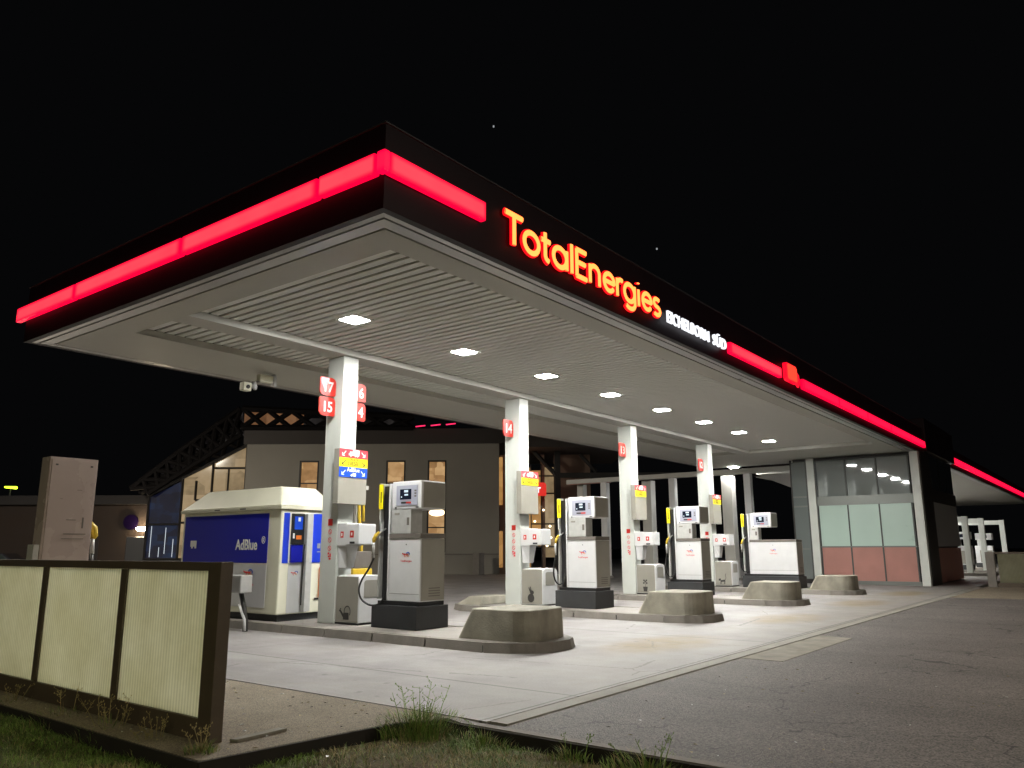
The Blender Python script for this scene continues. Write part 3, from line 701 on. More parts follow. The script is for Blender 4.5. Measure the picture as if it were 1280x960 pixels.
# ------------------------------------------------------------------ pumps
PL = ['nearest fuel pump with its black hose looping out to the left', 'second fuel pump, on the island of the column signed 14', 'third fuel pump, on the island of the column signed 13', 'wide fourth fuel pump nearest the glass booth']
def pump(k, x=None, y=10.12, wide=False, label=None, group='fuel pumps under the canopy', z=.146):
    x = 10.5 + S * k if x is None else x
    t = thing('fuel_pump', label or PL[k], 'fuel pump', (x, y, z), group=group)
    W0 = -.88 if wide else 0.0      # body reaches further towards the nose on the wide one
    D = .64
    MB().box(-.14, D + .06, W0 - .06, 1.09, 0, .40).build('plinth', 'plinth', t, .012)
    MB().box(-.03, D, W0, 1.04, .402, .47).build('plinth_cap', 'black', t)
    MB().box(0, D, W0 + .0, .79, .472, 1.59).build('cabinet_body', 'white', t, .008)
    MB().box(.03, D - .002, W0 - .006, W0 - .0015, .49, 1.58).build('side_panel', 'taupe', t)
    s = MB()
    for i in range(4): s.box(.22, .52, W0 - .011, W0 - .0065, .56 + .045 * i, .577 + .045 * i)
    s.build('vent', 'taupe_dark', t)
    MB().box(-.015, D + .01, W0 - .012, .80, 1.593, 1.68).build('counter', 'taupe_dark', t, .004)
    hy0, hy1 = (-.04, .72) if wide else (0.0, .76)
    MB().box(.0, .30, (.45 if wide else .26), .76, 1.682, 2.12).build('neck', 'silver', t, .006)
    cy_ = .5 if wide else .30; box('card_slot', 'taupe_dark', t, -.006, -.001, cy_, cy_ + .06, 1.83, 1.97); box('notice', 'taupe', t, -.006, -.001, .56, .68, 2.02, 2.06)
    MB().prism([(hy0, 2.122), (hy1, 2.122), (hy1, 2.64), (hy0, 2.64)], 0, D, 'x').build('display_head', 'white', t, .02)
    MB().box(.05, D - .002, hy0 - .006, hy0 - .0015, 2.15, 2.61).build('head_side_panel', 'taupe', t)
    a0, a1 = hy0 + .09, hy0 + .64
    MB().box(-.012, -.001, a0, a1, 2.19, 2.56).build('display_panel', 'panel_grey', t, .003)
    MB().box(-.018, -.0125, a0 + .16, a1 - .10, 2.30, 2.49).build('screen', 'screen', t)
    for b_ in ((a0 + .24, a0 + .34, 2.43, 2.472), (a0 + .24, a0 + .33, 2.37, 2.40), (a0 + .395, a0 + .42, 2.335, 2.36)): MB().box(-.021, -.0185, *b_).build('screen_readout', 'screen_on', t)
    s = MB(); s.cur = 0; s.box(-.017, -.0125, a0 + .16, a0 + .29, 2.225, 2.258); s.cur = 1; s.box(-.017, -.0125, a0 + .292, a0 + .42, 2.225, 2.258); s.build('label_strip', ['red', 'text_black'], t)
    s = MB()
    for i in range(3): s.box(-.016, -.0125, a0 + .03, a0 + .08, 2.34 + i * .05, 2.37 + i * .05)
    s.build('keypad', 'taupe_dark', t)
    s = MB(); s.box(-.006, -.001, hy0 + .07, hy0 + .14, 2.142, 2.16); s.box(-.006, -.001, hy1 - .12, hy1 - .08, 2.142, 2.165); s.build('lock', 'black', t)
    # nozzle column
    MB().box(.0, .40, .80, .845, .472, 2.61).build('edge_post', 'white', t, .006)
    MB().box(.03, .36, .847, 1.0, .472, 2.57).build('nozzle_boot', 'black', t, .006)
    MB().box(-.05, .16, 1.003, 1.045, .50, 2.62).build('post', 'silver', t, .004)
    MB().box(-.062, -.052, .945, 1.05, 2.14, 2.60).build('grade_plate', 'yellow', t)
    MB().box(-.066, -.0625, .985, 1.005, 2.26, 2.46).build('grade_text', 'text_black', t)
    MB().box(-.05, -.0, .985, 1.04, 1.72, 1.86).build('holder', 'white', t, .004)
    n = thing('nozzle', None, None); n.parent = t
    # splayed fuelling nozzle: spout up, body, lever guard
    MB().tube([(.02, .93, 1.78), (-.09, .97, 1.70), (-.16, 1.0, 1.60)], [.014, .022, .03], 10).build('spout', 'silver', n, smooth=True)
    MB().tube([(-.10, .975, 1.71), (-.15, 1.0, 1.65), (-.19, 1.02, 1.57), (-.19, 1.03, 1.52)], [.028, .05, .045, .03], 12, (Vector((0, 1, 0)), .65)).build('nozzle_grip', 'yellow_dull', n, smooth=True)
    MB().tube([(-.19, 1.03, 1.52), (-.178, 1.035, 1.36), (-.16, 1.04, 1.24)], [.03, .026, .022], 10).build('swivel', 'silver', n, smooth=True)
    if k == 0 and x > 10: pts = [(-.16, 1.04, 1.24), (-.20, 1.12, 1.05), (-.24, 1.26, .84), (-.24, 1.33, .66), (-.22, 1.28, .50), (-.18, 1.12, .40), (-.12, .96, .40), (-.05, .88, .50), (.0, .86, .70), (.02, .87, 1.05), (.03, .88, 1.5), (.05, .9, 2.0)]
    else: pts = [(-.16, 1.04, 1.24), (-.17, 1.08, 1.05), (-.18, 1.10, .8), (-.16, 1.06, .62), (-.12, .98, .54), (-.05, .9, .60), (.0, .88, .8), (.02, .87, 1.05), (.03, .88, 1.5), (.05, .9, 2.0)]
    # smooth the hose
    q = []
    for i in range(len(pts) - 1):
        p0, p1, p2, p3 = (Vector(pts[max(0, min(len(pts) - 1, i + j))]) for j in (-1, 0, 1, 2))
        for s_ in range(6):
            u = s_ / 6; q.append(.5 * ((2 * p1) + (-p0 + p2) * u + (2 * p0 - 5 * p1 + 4 * p2 - p3) * u * u + (-p0 + 3 * p1 - 3 * p2 + p3) * u ** 3))
    q.append(Vector(pts[-1])); MB().tube(q, .019, 10).build('hose', 'rubber', t, smooth=True)
    MB().box(-.004, -.001, W0 + .02, .77, .60, .606).build('seam', 'taupe_dark', t)
    cy = .36 if not wide else -.05
    company_mark(t, ((-.001, cy, 1.30), (0, -1, 0), (-1, 0, 0)), .155)
    text('lettering', 'TotalEnergies', .052, 'logo_red', (-.0015, cy, 1.17), '-x', t, .002, 0, 1, 'CENTER').location = (0, 0, 0)
    s = MB(); s.tube([(-.001, cy, 1.48), (-.005, cy, 1.48)], .012, 10); s.build('lock', 'black', t)
    return t
for k in range(NI): pump(k, wide=(k == 3))
# pump outside the canopy, behind the near fence: seen from its plain flank
t = thing('fuel_pump', 'tall tan pump housing with scratched flank and yellow nozzle behind the left fence', 'fuel pump', (4.30, 10.9, 0))
M['tan'] = mat('tan_scratched', (.44, .36, .33), .26, noise=.03, scale=2, bump=.12, bscale=9, dirt=.04)
MB().box(.13, .74, 0, .24, .1, 2.74).build('housing', 'tan', t, .008)
MB().box(.155, .715, -.012, -.001, .2, 2.71).build('flank_panel', 'tan', t, .003)
s = MB(); s.box(.20, .23, -.017, -.0125, 2.63, 2.65); s.box(.64, .67, -.017, -.0125, 2.63, 2.65); s.build('rivet', 'black', t)
for b_ in ((.38, .66, 1.75, 1.76), (.36, .64, 1.69, 1.698), (.60, .62, 1.83, 1.97), (.40, .52, 1.93, 1.94), (.3, .33, 2.2, 2.205), (.5, .56, 2.32, 2.326)): MB().box(b_[0], b_[1], -.0145, -.0125, b_[2], b_[3]).build('scratch', 'taupe_dark', t)
MB().box(.06, .128, .02, .2, .1, 1.62).build('boot', 'silver', t, .006)
MB().box(-.06, .80, -.06, .68, -.02, .1).build('plinth', 'plinth', t)
n = thing('nozzle', None, None); n.parent = t
MB().tube([(.76, .2, 1.98), (.80, .2, 1.90), (.87, .2, 1.80)], [.012, .02, .03], 10).build('spout', 'cream', n, smooth=True)
MB().tube([(.78, .2, 1.94), (.86, .2, 1.84), (.88, .2, 1.74), (.86, .2, 1.70)], [.025, .05, .045, .03], 12).build('nozzle_grip', 'yellow_dull', n, smooth=True)
MB().tube([(.86, .2, 1.70), (.865, .2, 1.60), (.87, .2, 1.50)], .028, 10).build('swivel', 'silver', n, smooth=True)
MB().tube([(.87, .2, 1.5), (.89, .2, 1.2), (.90, .22, .8), (.85, .25, .5), (.75, .3, .4)], .02, 10).build('hose', 'rubber', t, smooth=True)
box('pump_base', 'conc_kerb', t, -.4, 1.2, -.5, 1.1, -.03, -.021)

# ------------------------------------------------------------------ AdBlue unit
t = thing('additive_tank', 'big white and blue AdBlue tank housing with a hipped cream lid', 'tank housing', (9.95, 13.48, .146))
MB().box(.06, 1.28, .06, 3.55, 0, .13).build('skid', 'plinth', t)
MB().box(0, 1.34, 0, 3.62, .132, 2.20).build('tank_wall', 'cream', t, .035, seg=3)
lo = [(-.05, -.05), (1.39, -.05), (1.39, 3.67), (-.05, 3.67)]
MB().prism(lo, 2.202, 2.27, top=[(-.06, -.06), (1.40, -.06), (1.40, 3.68), (-.06, 3.68)]).build('lid_edge', 'cream', t, .01)
MB().prism(lo, 2.271, 2.69, top=[(.22, .36), (1.12, .36), (1.12, 3.02), (.22, 3.02)]).build('lid', 'cream', t, .04, seg=3)
MB().box(-.012, -.001, .40, 3.52, 1.13, 2.13).build('blue_panel', 'royal', t, .004)
MB().box(-.008, -.001, .40, 3.52, .25, 1.11).build('white_panel', 'white', t, .004)
s = MB(); s.box(-.066, -.061, 1.15, 1.35, 2.225, 2.25); s.box(-.066, -.061, 2.1, 2.3, 2.225, 2.25); s.build('lid_latch', 'taupe_dark', t)
text('lettering', 'AdBlue', .30, 'text_white', (-.014, 1.50, 1.40), '-x', t, .002, .006, .86)
text('lettering', '®', .2, 'text_white', (-.014, .60, 1.52), '-x', t, .002, .002, .82)
s = MB(); s.box(-.016, -.0125, 3.0, 3.24, 1.47, 1.60); s.box(-.016, -.0125, 3.0, 3.07, 1.43, 1.47); s.box(-.016, -.0125, 3.14, 3.2, 1.43, 1.47); s.build('van_icon', 'text_white', t)
company_mark(t, ((-.009, 1.0, .93), (0, -1, 0), (-1, 0, 0)), .26)
text('lettering', 'TotalEnergies', .075, 'logo_red', (-.010, 1.0, .68), '-x', t, .001, 0, 1, 'CENTER')
# dispensing face (-y)
MB().box(.06, .20, -.012, -.001, 1.13, 2.13).build('blue_panel', 'royal_bright', t, .003)
MB().box(.74, 1.30, -.012, -.001, 1.13, 2.13).build('blue_panel', 'royal_bright', t, .003)
s = MB(); s.box(.92, 1.08, -.016, -.0125, 1.34, 1.36); s.box(.92, 1.0, -.016, -.0125, 1.42, 1.52); s.build('faint_mark', 'panel_grey', t)
MB().box(.22, .72, -.006, -.001, .15, 1.12).build('dispenser_door', 'white', t, .003)
MB().box(.24, .53, -.07, -.007, 1.50, 2.12).build('control_panel', 'black', t, .006)
s = MB(); s.cur = 0; s.box(.28, .48, -.075, -.0705, 1.80, 2.06); s.cur = 1; s.box(.36, .42, -.079, -.0755, 1.96, 2.04); s.cur = 2; s.box(.33, .46, -.075, -.0705, 1.60, 1.68); s.cur = 1; s.box(.25, .29, -.075, -.0705, 1.62, 1.72)
s.build('control_label', ['blue', 'text_white', 'orange'], t)
MB().box(.24, .53, -.05, -.007, 1.14, 1.495).build('nozzle_bay', 'royal', t, .004)
MB().box(.55, .70, -.14, -.007, .17, 2.12).build('hose_mast', 'silver', t, .01)
MB().tube([(.53, -.1, 1.5), (.50, -.12, 1.2), (.49, -.12, .8), (.50, -.1, .3)], .014, 8).build('hose', 'rubber', t, smooth=True)
company_mark(t, ((.38, -.0065, .93), (1, 0, 0), (0, -1, 0)), .14)
MB().prism(leaf(.12, .62, .03), -.016, -.0125, 'y').build('orange_sticker', 'orange', t).location = (1.0, 0, .42)
box('dark_sticker', 'black', t, .9, 1.1, -.016, -.0125, .38, .42)

t = thing('air_unit', 'small grey box on a bent leg in front of the blue and white tank', 'air unit', (9.30, 13.72, 0))
MB().box(-.05, .22, -.02, .42, .72, 1.06).build('casing', 'silver', t, .03, seg=3)
MB().tube([(.12, .2, .74), (.14, .1, .45), (.14, .02, .2), (.13, .0, .0)], [.05, .045, .05, .05], 10).build('leg', 'steel_dark', t, smooth=True)
MB().tube([(.09, .18, .5), (.10, .0, .22), (.10, -.03, .01)], .03, 8).build('leg', 'white', t, smooth=True)

# bin and hose stand behind the first cabinet
t = thing('waste_bin', 'yellow and black bin between the nearest column and the first pump', 'bin', (12.5, 14.1, .0))
MB().box(-.28, .28, -.25, .25, 0, .62).build('bin_body', 'black', t, .02); MB().box(-.29, .29, -.26, .26, .622, 1.12).build('bin_hood', 'yellow_dull', t, .03)
MB().box(-.27, .27, -.24, .24, 1.123, 1.5).build('bin_top', 'taupe_dark', t, .02)
t = thing('hose_stand', 'brass toned hose stand with hooked top behind the nearest column', 'hose stand', (12.9, 14.6, 0))
MB().tube([(0, 0, 0), (0, 0, 2.95)], .045, 10).build('stand_pole', 'taupe', t, smooth=True)
MB().tube([(.16, -.06, 1.0), (.14, -.08, 1.7), (.05, -.07, 2.3), (.02, -.07, 2.8), (.08, -.07, 2.95), (.18, -.06, 2.7), (.2, -.05, 2.2)], .035, 10).build('hose', 'yellow_dull', t, smooth=True)
MB().box(-.1, .35, -.04, .04, 2.96, 3.06).build('arm', 'silver', t, .01)

# ------------------------------------------------------------------ canopy
X0, X1, Y0, Y1, ZS = 5.94, 37.8, 6.435, 16.33, 5.45
cn = thing('canopy', 'large flat filling station canopy with dark fascia and slatted white soffit', 'canopy', (X0, Y0, ZS))
def cbox(name, m, x0, x1, y0, y1, z0, z1, bevel=0): return MB().box(x0 - X0, x1 - X0, y0 - Y0, y1 - Y0, z0 - ZS, z1 - ZS).build(name, m, cn, bevel)
cbox('roof', 'fascia', X0 + .12, X1 - .1, Y0 + .12, Y1 - .12, 5.68, 6.4)
def ring(name, m, a, b, z0, z1, zi0=None):
    """mitred frame between inset a (outer) and b (inner)"""
    mb = MB(); o = [(X0 + a - X0, a), (X1 - X0 - a, a), (X1 - X0 - a, Y1 - Y0 - a), (a, Y1 - Y0 - a)]
    i = [(b, b), (X1 - X0 - b, b), (X1 - X0 - b, Y1 - Y0 - b), (b, Y1 - Y0 - b)]
    zi0 = z0 if zi0 is None else zi0
    for k in range(4):
        p, q, r, s = o[k], o[(k + 1) % 4], i[(k + 1) % 4], i[k]
        mb.add([(p[0], p[1], z0 - ZS), (q[0], q[1], z0 - ZS), (r[0], r[1], zi0 - ZS), (s[0], s[1], zi0 - ZS), (p[0], p[1], z1 - ZS), (q[0], q[1], z1 - ZS), (r[0], r[1], z1 - ZS), (s[0], s[1], z1 - ZS)],
               [(0, 3, 2, 1), (4, 5, 6, 7), (0, 1, 5, 4), (1, 2, 6, 5), (2, 3, 7, 6), (3, 0, 4, 7)])
    return mb.build(name, m, cn)
ring('fascia', 'fascia', -.02, .11, 5.465, 6.55)
ring('fascia_cap', 'cap', -.04, .13, 6.552, 6.57)
ring('soffit_edge', 'soffit_edge', .0, .150, 5.485, 5.50, 5.45)
ring('soffit_edge', 'soffit_edge', .190, .365, 5.452, 5.50, 5.445)
ring('soffit_gap', 'gap_black', .05, .43, 5.502, 5.52)
# flat soffit border: front .87, left .95, rear 2.4, end 5.6
SL = (6.87, 32.4, 7.285, 13.96)
def border():
    mb = MB(); a = .405; z0, z1 = 5.445 - ZS, 5.573 - ZS
    o = [(a, a), (X1 - X0 - a, a), (X1 - X0 - a, Y1 - Y0 - a), (a, Y1 - Y0 - a)]
    i = [(SL[0] - X0, SL[2] - Y0), (SL[1] - X0, SL[2] - Y0), (SL[1] - X0, SL[3] - Y0), (SL[0] - X0, SL[3] - Y0)]
    for k in range(4):
        p, q, r, s = o[k], o[(k + 1) % 4], i[(k + 1) % 4], i[k]
        mb.add([(*p, z0), (*q, z0), (*r, z0), (*s, z0), (*p, z1), (*q, z1), (*r, z1), (*s, z1)], [(0, 3, 2, 1), (4, 5, 6, 7), (0, 1, 5, 4), (1, 2, 6, 5), (2, 3, 7, 6), (3, 0, 4, 7)])
    mb.build('soffit_border', 'soffit', cn)
border()
cbox('soffit_back', 'gap', SL[0] - .05, SL[1] + .05, SL[2] - .05, SL[3] + .05, 5.63, 5.66)
mb = MB(); x = SL[0] + .01
while x < SL[1] - .1:
    for ya, yb in ((SL[2] - .04, 12.20), (12.68, SL[3] + .04)):
        mb.box(x - X0, x + .136 - X0, ya - Y0, yb - Y0, 5.575 - ZS, 5.60 - ZS)
    x += .2015
mb.build('soffit_slats', 'slat', cn)
cbox('beam', 'beam', SL[0] + .002, SL[1] - .002, 12.18, 12.70, 5.448, 5.573)
# far part of the front border: dull patches reflections come from the lights alone
# strip light covers
strip_y = strip_mat('strip_red_y', (3.1, .075, .11), (1.25, .0, .05), 1)
strip_x = strip_mat('strip_red_x', (3.1, .075, .11), (1.25, .0, .05), 0)
strip_f = strip_mat('strip_red_far', (1.9, .012, .075), (1.2, .0, .05), 0)
def strip(name, m, x0, x1, y0, y1, z0=5.88, z1=6.152):
    return MB().box(x0 - X0, x1 - X0, y0 - Y0, y1 - Y0, z0 - ZS, z1 - ZS).build(name, m, cn, .02)
for a, b in ((6.49, 7.51), (7.55, 10.68), (10.72, 14.14), (14.18, 16.58)): strip('light_strip', strip_y, X0 - .12, X0 - .022, a, b)
strip('light_strip_corner', strip_mat('strip_corner', (1.5, .01, .07), (1.3, 0, .06), 2), X0 - .12, X0 - .022, Y0 - .12, 6.45)
strip('light_strip', strip_x, X0 - .02, 7.70, Y0 - .12, Y0 - .022)
strip('light_strip', strip_x, 16.13, 19.4, Y0 - .12, Y0 - .022, 5.704, 5.957)
for i in range(5): strip('light_strip', strip_f, 21.1 + i * 3.355, 21.1 + i * 3.355 + 3.335, Y0 - .12, Y0 - .022, 5.694, 5.967)

# glowing lettering built from rounded tubes
def glyph(ch):
    x = .70
    o = lambda cx: [arc(cx, .34, .30, .34, 90, 450, 24)]
    G = {
     'T': ([[(0, .98), (.66, .98)], [(.33, .98), (.33, .0)]], .70),
     'o': (o(.33), .76),
     't': ([[(.15, .95), (.15, .20)] + arc(.30, .17, .15, .17, 180, 270, 5), [(0, .68), (.36, .68)]], .50),
     'a': (o(.31) + [[(.62, .68), (.62, .0)]], .80),
     'l': ([[(.06, 1.04), (.06, 0)]], .24),
     'E': ([[(.06, .98), (.06, 0)], [(.06, .98), (.52, .98)], [(.06, .52), (.48, .52)], [(.06, 0), (.54, 0)]], .68),
     'n': ([[(.04, .68), (.04, 0)], arc(.28, .42, .24, .26, 180, 0, 10) + [(.52, 0)]], .72),
     'e': ([[(.05, .36), (.60, .36)] + arc(.33, .35, .28, .33, 0, 320, 20)], .74),
     'r': ([[(.04, .68), (.04, 0)], arc(.26, .44, .22, .24, 180, 70, 6)], .44),
     'g': (o(.31) + [[(.62, .68), (.62, -.06)] + arc(.34, -.06, .28, .22, 0, -145, 10)], .80),
     'i': ([[(.06, .66), (.06, 0)], [(.06, .92), (.06, .94)]], .26),
     's': ([arc(.24, .51, .20, .165, 50, 250, 10) + arc(.22, .17, .21, .175, 80, -130, 10)], .56)}
    return G[ch]
def lettering(word, x0, x1, zb, cap, y):
    t = thing('illuminated_sign', 'large glowing orange red lettering on the dark front fascia', 'illuminated sign', (x0, y, zb))
    tot = sum(glyph(c)[1] for c in word) - .12; sx = (x1 - x0) / tot
    cx = 0
    for c in word:
        st, adv = glyph(c); a = MB(); 
        for pl in st:
            q = [Vector(((cx + u) * sx, 0, v * cap)) for u, v in pl]
            a.cur = 0; a.tube(q, .062, 12, (Vector((0, 1, 0)), .55)); a.cur = 1
            a.tube([p + Vector((0, -.024, 0)) for p in q], .042, 10, (Vector((0, 1, 0)), .5))
        a.build('letter', ['letter_side', 'letter_core'], t, smooth=True)
        cx += adv
    return t
lettering('TotalEnergies', 8.15, 12.82, 5.752, .45, Y0 - .075)
sg = thing('illuminated_sign', 'small white glowing capitals EICHELBORN SÜD on the front fascia', 'illuminated sign', (13.16, Y0 - .09, 5.723))
cx = 0
for word, x0, x1 in (('EICHELBORN', 13.11, 15.03), ('SÜD', 15.23, 15.92)):
    o = text('word', word, .325, 'letter_white', (0, 0, 0), '-y', sg, .02, .001)
    wx = max(v.co.x for v in o.data.vertices); o.data.transform(Matrix.Translation((x0 - 13.16, 0, 0)) @ Matrix.Diagonal(((x1 - x0) / wx, 1, 1, 1)))
bd = thing('illuminated_badge', 'glowing red pump shaped badge between the fascia light strips', 'illuminated sign', (19.65, Y0 - .16, 5.695))
M['badge_side'] = emit('badge_side_glow', (1.0, .0, .02), 1.3)
MB().prism(leaf(.80, .46, .1), 0, .10, 'y').build('badge_body', 'badge_side', bd)
MB().prism([(a * .84 + .07, b * .84 + .045) for a, b in leaf(.80, .46, .1)], -.02, -.001, 'y').build('badge_face', 'badge_red', bd)
MB().tube([(.80, .05, .34), (1.0, .05, .28), (1.07, .05, .10), (.97, .05, -.02), (.84, .05, .03)], .035, 10).build('badge_loop', 'badge_side', bd, smooth=True)

# downlights
def downlight(label, x, y, z, s=.38):
    t = thing('downlight', label, 'ceiling light', (x, y, z), group='square lights in the canopy soffit')
    mb = MB(); q = s * .72; h = s / 2
    mb.box(-q, q, -q, -h, -.035, .012); mb.box(-q, q, h, q, -.035, .012); mb.box(-q, -h, -h + .001, h - .001, -.035, .012); mb.box(h, q, -h + .001, h - .001, -.035, .012)
    mb.build('trim', 'lamp_trim', t)
    MB().box(-h + .002, h - .002, -h + .002, h - .002, -.037, .010).build('diffuser', 'lamp', t)
names = ['first and nearest', 'second', 'third', 'fourth', 'fifth', 'sixth', 'seventh', 'eighth']
for i in range(8): downlight('%s square light in the soffit row running away from the camera' % names[i], 9.08 + 3 * i, 10.5, 5.606)
downlight('square light alone above the posts beyond the soffit row', 37.15, 14.8, 5.43, .40)
# security camera on rear border
t = thing('security_camera', 'white security camera on a bracket under the rear of the canopy', 'security camera', (10.34, 14.9, 5.44)); t.scale = (.62, .62, .62)
MB().box(.35, .45, -.1, .1, -.46, -.02).build('mount_plate', 'white', t, .01)
MB().box(-.25, .3, -.1, .12, -.36, -.1).build('bracket', 'cream', t, .02)
MB().tube([(-.2, 0, -.36), (-.5, -.05, -.48), (-.7, -.1, -.5)], .04, 8).build('arm', 'taupe_dark', t, smooth=True)
MB().tube([(-.50, -.1, -.45), (-.50, -.15, -.62), (-.5, -.2, -.72)], [.08, .1, .06], 12).build('camera_body', 'white', t, smooth=True)
MB().box(-1.0, -.68, -.25, .0, -.82, -.52).build('camera_body', 'cream', t, .03)
MB().tube([(-.84, -.26, -.68), (-.84, -.29, -.69)], .07, 12).build('lens', 'black', t)

# ------------------------------------------------------------------ booth
t = thing('glass_booth', 'tall booth with glass top, pale teal middle and brick red lower panels', 'booth', (36.0, 6.4, 0))
MB().box(.14, 8.2, .14, 5.2, 0, 5.43).build('booth_core', 'steel_dark', t)
MB().box(-.10, .2, .0, .32, 0, 5.44).build('post', 'column', t, .01)
MB().box(-.10, .2, 4.22, 4.54, 0, 5.44).build('post', 'column', t, .01)
MB().box(-.02, .12, .325, 4.215, 0, .16).build('sill', 'alu', t)
MB().box(-.02, .12, .325, 4.215, 3.33, 3.72).build('band', 'alu', t)
MB().box(-.02, .12, .325, 4.215, 5.30, 5.42).build('head_rail', 'steel_dark', t)
MB().box(-.02, .12, .325, 4.215, 1.535, 1.59).build('rail', 'alu', t)
xs = [.42, 1.68, 2.94, 4.18]
for i in range(3):
    g_ = MB().box(-.01, .01, xs[i] + .034 - xs[i], xs[i + 1] - xs[i] - .034, -.786, .786).build('glass_pane', 'glass', t)
    g_.location = (.04, xs[i], 4.51); g_.rotation_euler = (0, math.radians((.12, -.1, .08)[i]), math.radians((-.15, .1, -.08)[i]))
    MB().box(.07, .10, xs[i] + .60, xs[i] + .66, 3.722, 5.298).build('inner_mullion', 'alu', t)
    MB().box(.0, .06, xs[i] + .03, xs[i + 1] - .03, 1.592, 3.328).build('teal_panel', 'teal', t)
    MB().box(.0, .06, xs[i] + .03, xs[i + 1] - .03, .162, 1.533).build('red_panel', 'brick_red', t)
for x in xs:
    for a, b in ((.162, 1.533), (1.592, 3.328), (3.722, 5.298)): MB().box(-.02, .10, x - .028, x + .028, a, b).build('mullion', 'mullion', t)
MB().box(-.02, .10, 4.56, 4.63, 0, 5.4).build('mullion', 'mullion', t); MB().box(-.02, .10, 5.24, 5.30, 0, 5.4).build('mullion', 'steel_dark', t)
for a, b in ((.2, 1.45), (1.5, 3.3), (3.36, 3.72), (3.78, 5.3)): MB().box(.0, .06, 4.632, 5.238, a, b).build('glass_pane', 'glass', t)
MB().box(-.01, .08, 4.632, 5.238, 3.302, 3.358).build('rail', 'alu', t); MB().box(-.01, .08, 4.632, 5.238, 3.722, 3.778).build('rail', 'alu', t)
MB().box(.002, .05, 4.66, 5.2, 1.452, 1.498).build('rail', 'alu', t)
# flank facing the asphalt
MB().box(.25, 2.2, -.02, .14, 0, 5.5).build('corner_cladding', 'steel_dark', t)
MB().box(2.25, 8.2, .02, .10, .05, 1.50).build('red_panel', 'brick_red', t)
MB().box(2.25, 8.2, .02, .10, 1.56, 3.45).build('grey_panel', 'grey_panel', t)
MB().box(2.2, 8.25, .0, .10, 3.46, 4.0).build('band', 'steel_dark', t)
for a, b in ((2.5, 4.2), (4.6, 6.0), (6.2, 7.9)): MB().box(a, b, .02, .10, 4.02, 5.5).build('glass_pane', 'pane', t)
MB().box(1.4, 8.4, -.12, 2.0, 5.56, 7.0).build('roof_tower', 'fascia', t, .02)

# second canopy beyond the booth, its strip and portal frames
t2 = thing('far_canopy', 'second lower lit canopy beyond the booth at the right edge', 'canopy', (44.6, 6.6, 5.5))
MB().box(0, 45, 0, 10, .05, 1.0).build('fascia', 'fascia', t2); MB().box(.1, 44.9, .1, 9.9, .0, .048).build('soffit', 'soffit', t2)
MB().box(.2, 45, .05, .35, -.03, -.002).build('soffit_edge', 'soffit_edge', t2)
for i in range(10): MB().box(.05 + i * 4.2, .05 + i * 4.2 + 4.18, -.10, -.002, .22, .55).build('light_strip', strip_f, t2, .02)
for i, x in enumerate((49, 55, 61, 67, 73)):  # assumed lamps hidden from view, added to light the far soffit
    t = thing('downlight', ('assumed ceiling light in the far canopy, hidden side', 'assumed ceiling light in the far canopy, middle', 'assumed ceiling light in the far canopy, far end', 'assumed ceiling light in the far canopy, second from the far end', 'last assumed ceiling light in the far canopy')[i], 'ceiling light', (x, 11.6, 5.49))
    MB().box(-.25, .25, -.25, .25, -.05, -.003).build('diffuser', 'lamp', t)
for i, (x, y, h) in enumerate(((50.5, 6.85, 3.2), (56.0, 6.75, 3.25), (63.0, 6.4, 3.3))):
    t = thing('portal_frame', '%s slim pale portal frame over the far pumps' % ('nearest', 'middle', 'farthest')[i], 'portal frame', (x, y, 0), group='portal frames over the far pumps')
    MB().box(-.15, .15, 0, .3, 0, h).build('post', 'column', t, .01); MB().box(-.14, .14, .302, 5.2, h - .3, h - .02).build('crossbar', 'column', t, .01); MB().box(-.15, .15, 5.202, 5.5, 0, h).build('post', 'column', t, .01)
    t = thing('fuel_pump', '%s white pump under the far portal frames' % ('nearest', 'middle', 'farthest')[i], 'fuel pump', (x + .6, y + .9, 0), group='pumps under the far canopy')
    MB().box(0, .7, 0, 1.1, 0, .45).build('plinth', 'plinth', t); MB().box(0, .7, .02, 1.08, .452, 1.6).build('cabinet_body', 'white', t, .01)
    MB().box(-.01, -.001, .05, .8, .5, 1.3).build('side_panel', 'taupe', t)
    MB().box(0, .6, .6, .9, 1.602, 2.0).build('neck', 'silver', t); MB().box(0, .7, .0, 1.0, 2.002, 2.45).build('display_head', 'white', t, .02); MB().box(-.01, -.001, .3, .6, 2.12, 2.32).build('screen', 'screen', t)
    t = thing('pump_island', '%s low kerbed island under the far portal frames' % ('nearest', 'middle', 'farthest')[i], 'pump island', (x - .6, y - 1, .002))
    MB().box(0, 2.2, 0, 7.6, 0, .15).build('kerb', 'conc_kerb', t, .03)

# posts and tie beam behind the canopy
t = thing('tie_beam', 'long pale horizontal beam carried by posts behind the pumps', 'beam', (37.0, 11.8, 5.0))
MB().box(-.15, .15, 0, 12.6, .03, .27).build('beam_body', 'beam', t, .01)
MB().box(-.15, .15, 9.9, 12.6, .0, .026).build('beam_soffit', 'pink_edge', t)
pl = ['white post nearest the booth under the long beam', 'thick grey post beside the white post nearest the booth', 'white post behind the third pump', 'thick grey post behind the third column', 'white post behind the second pump', 'thick grey post left of the second pump, under the beam end']
for i, (y, wd, m) in enumerate(((14.06, .16, 'white'), (15.3, .26, 'beam'), (18.0, .16, 'white'), (19.7, .26, 'beam'), (22.0, .18, 'white'), (23.85, .2, 'beam'))):
    t = thing('support_post', pl[i], 'post', (37.0 if m == 'white' else 37.6, y, 0), group='posts under the long beam')
    MB().box(-wd, wd, -wd, wd, .12, 5.02).build('shaft', m, t, .01); MB().box(-wd - .06, wd + .06, -wd - .06, wd + .06, 0, .118).build('foot', 'conc_kerb', t)
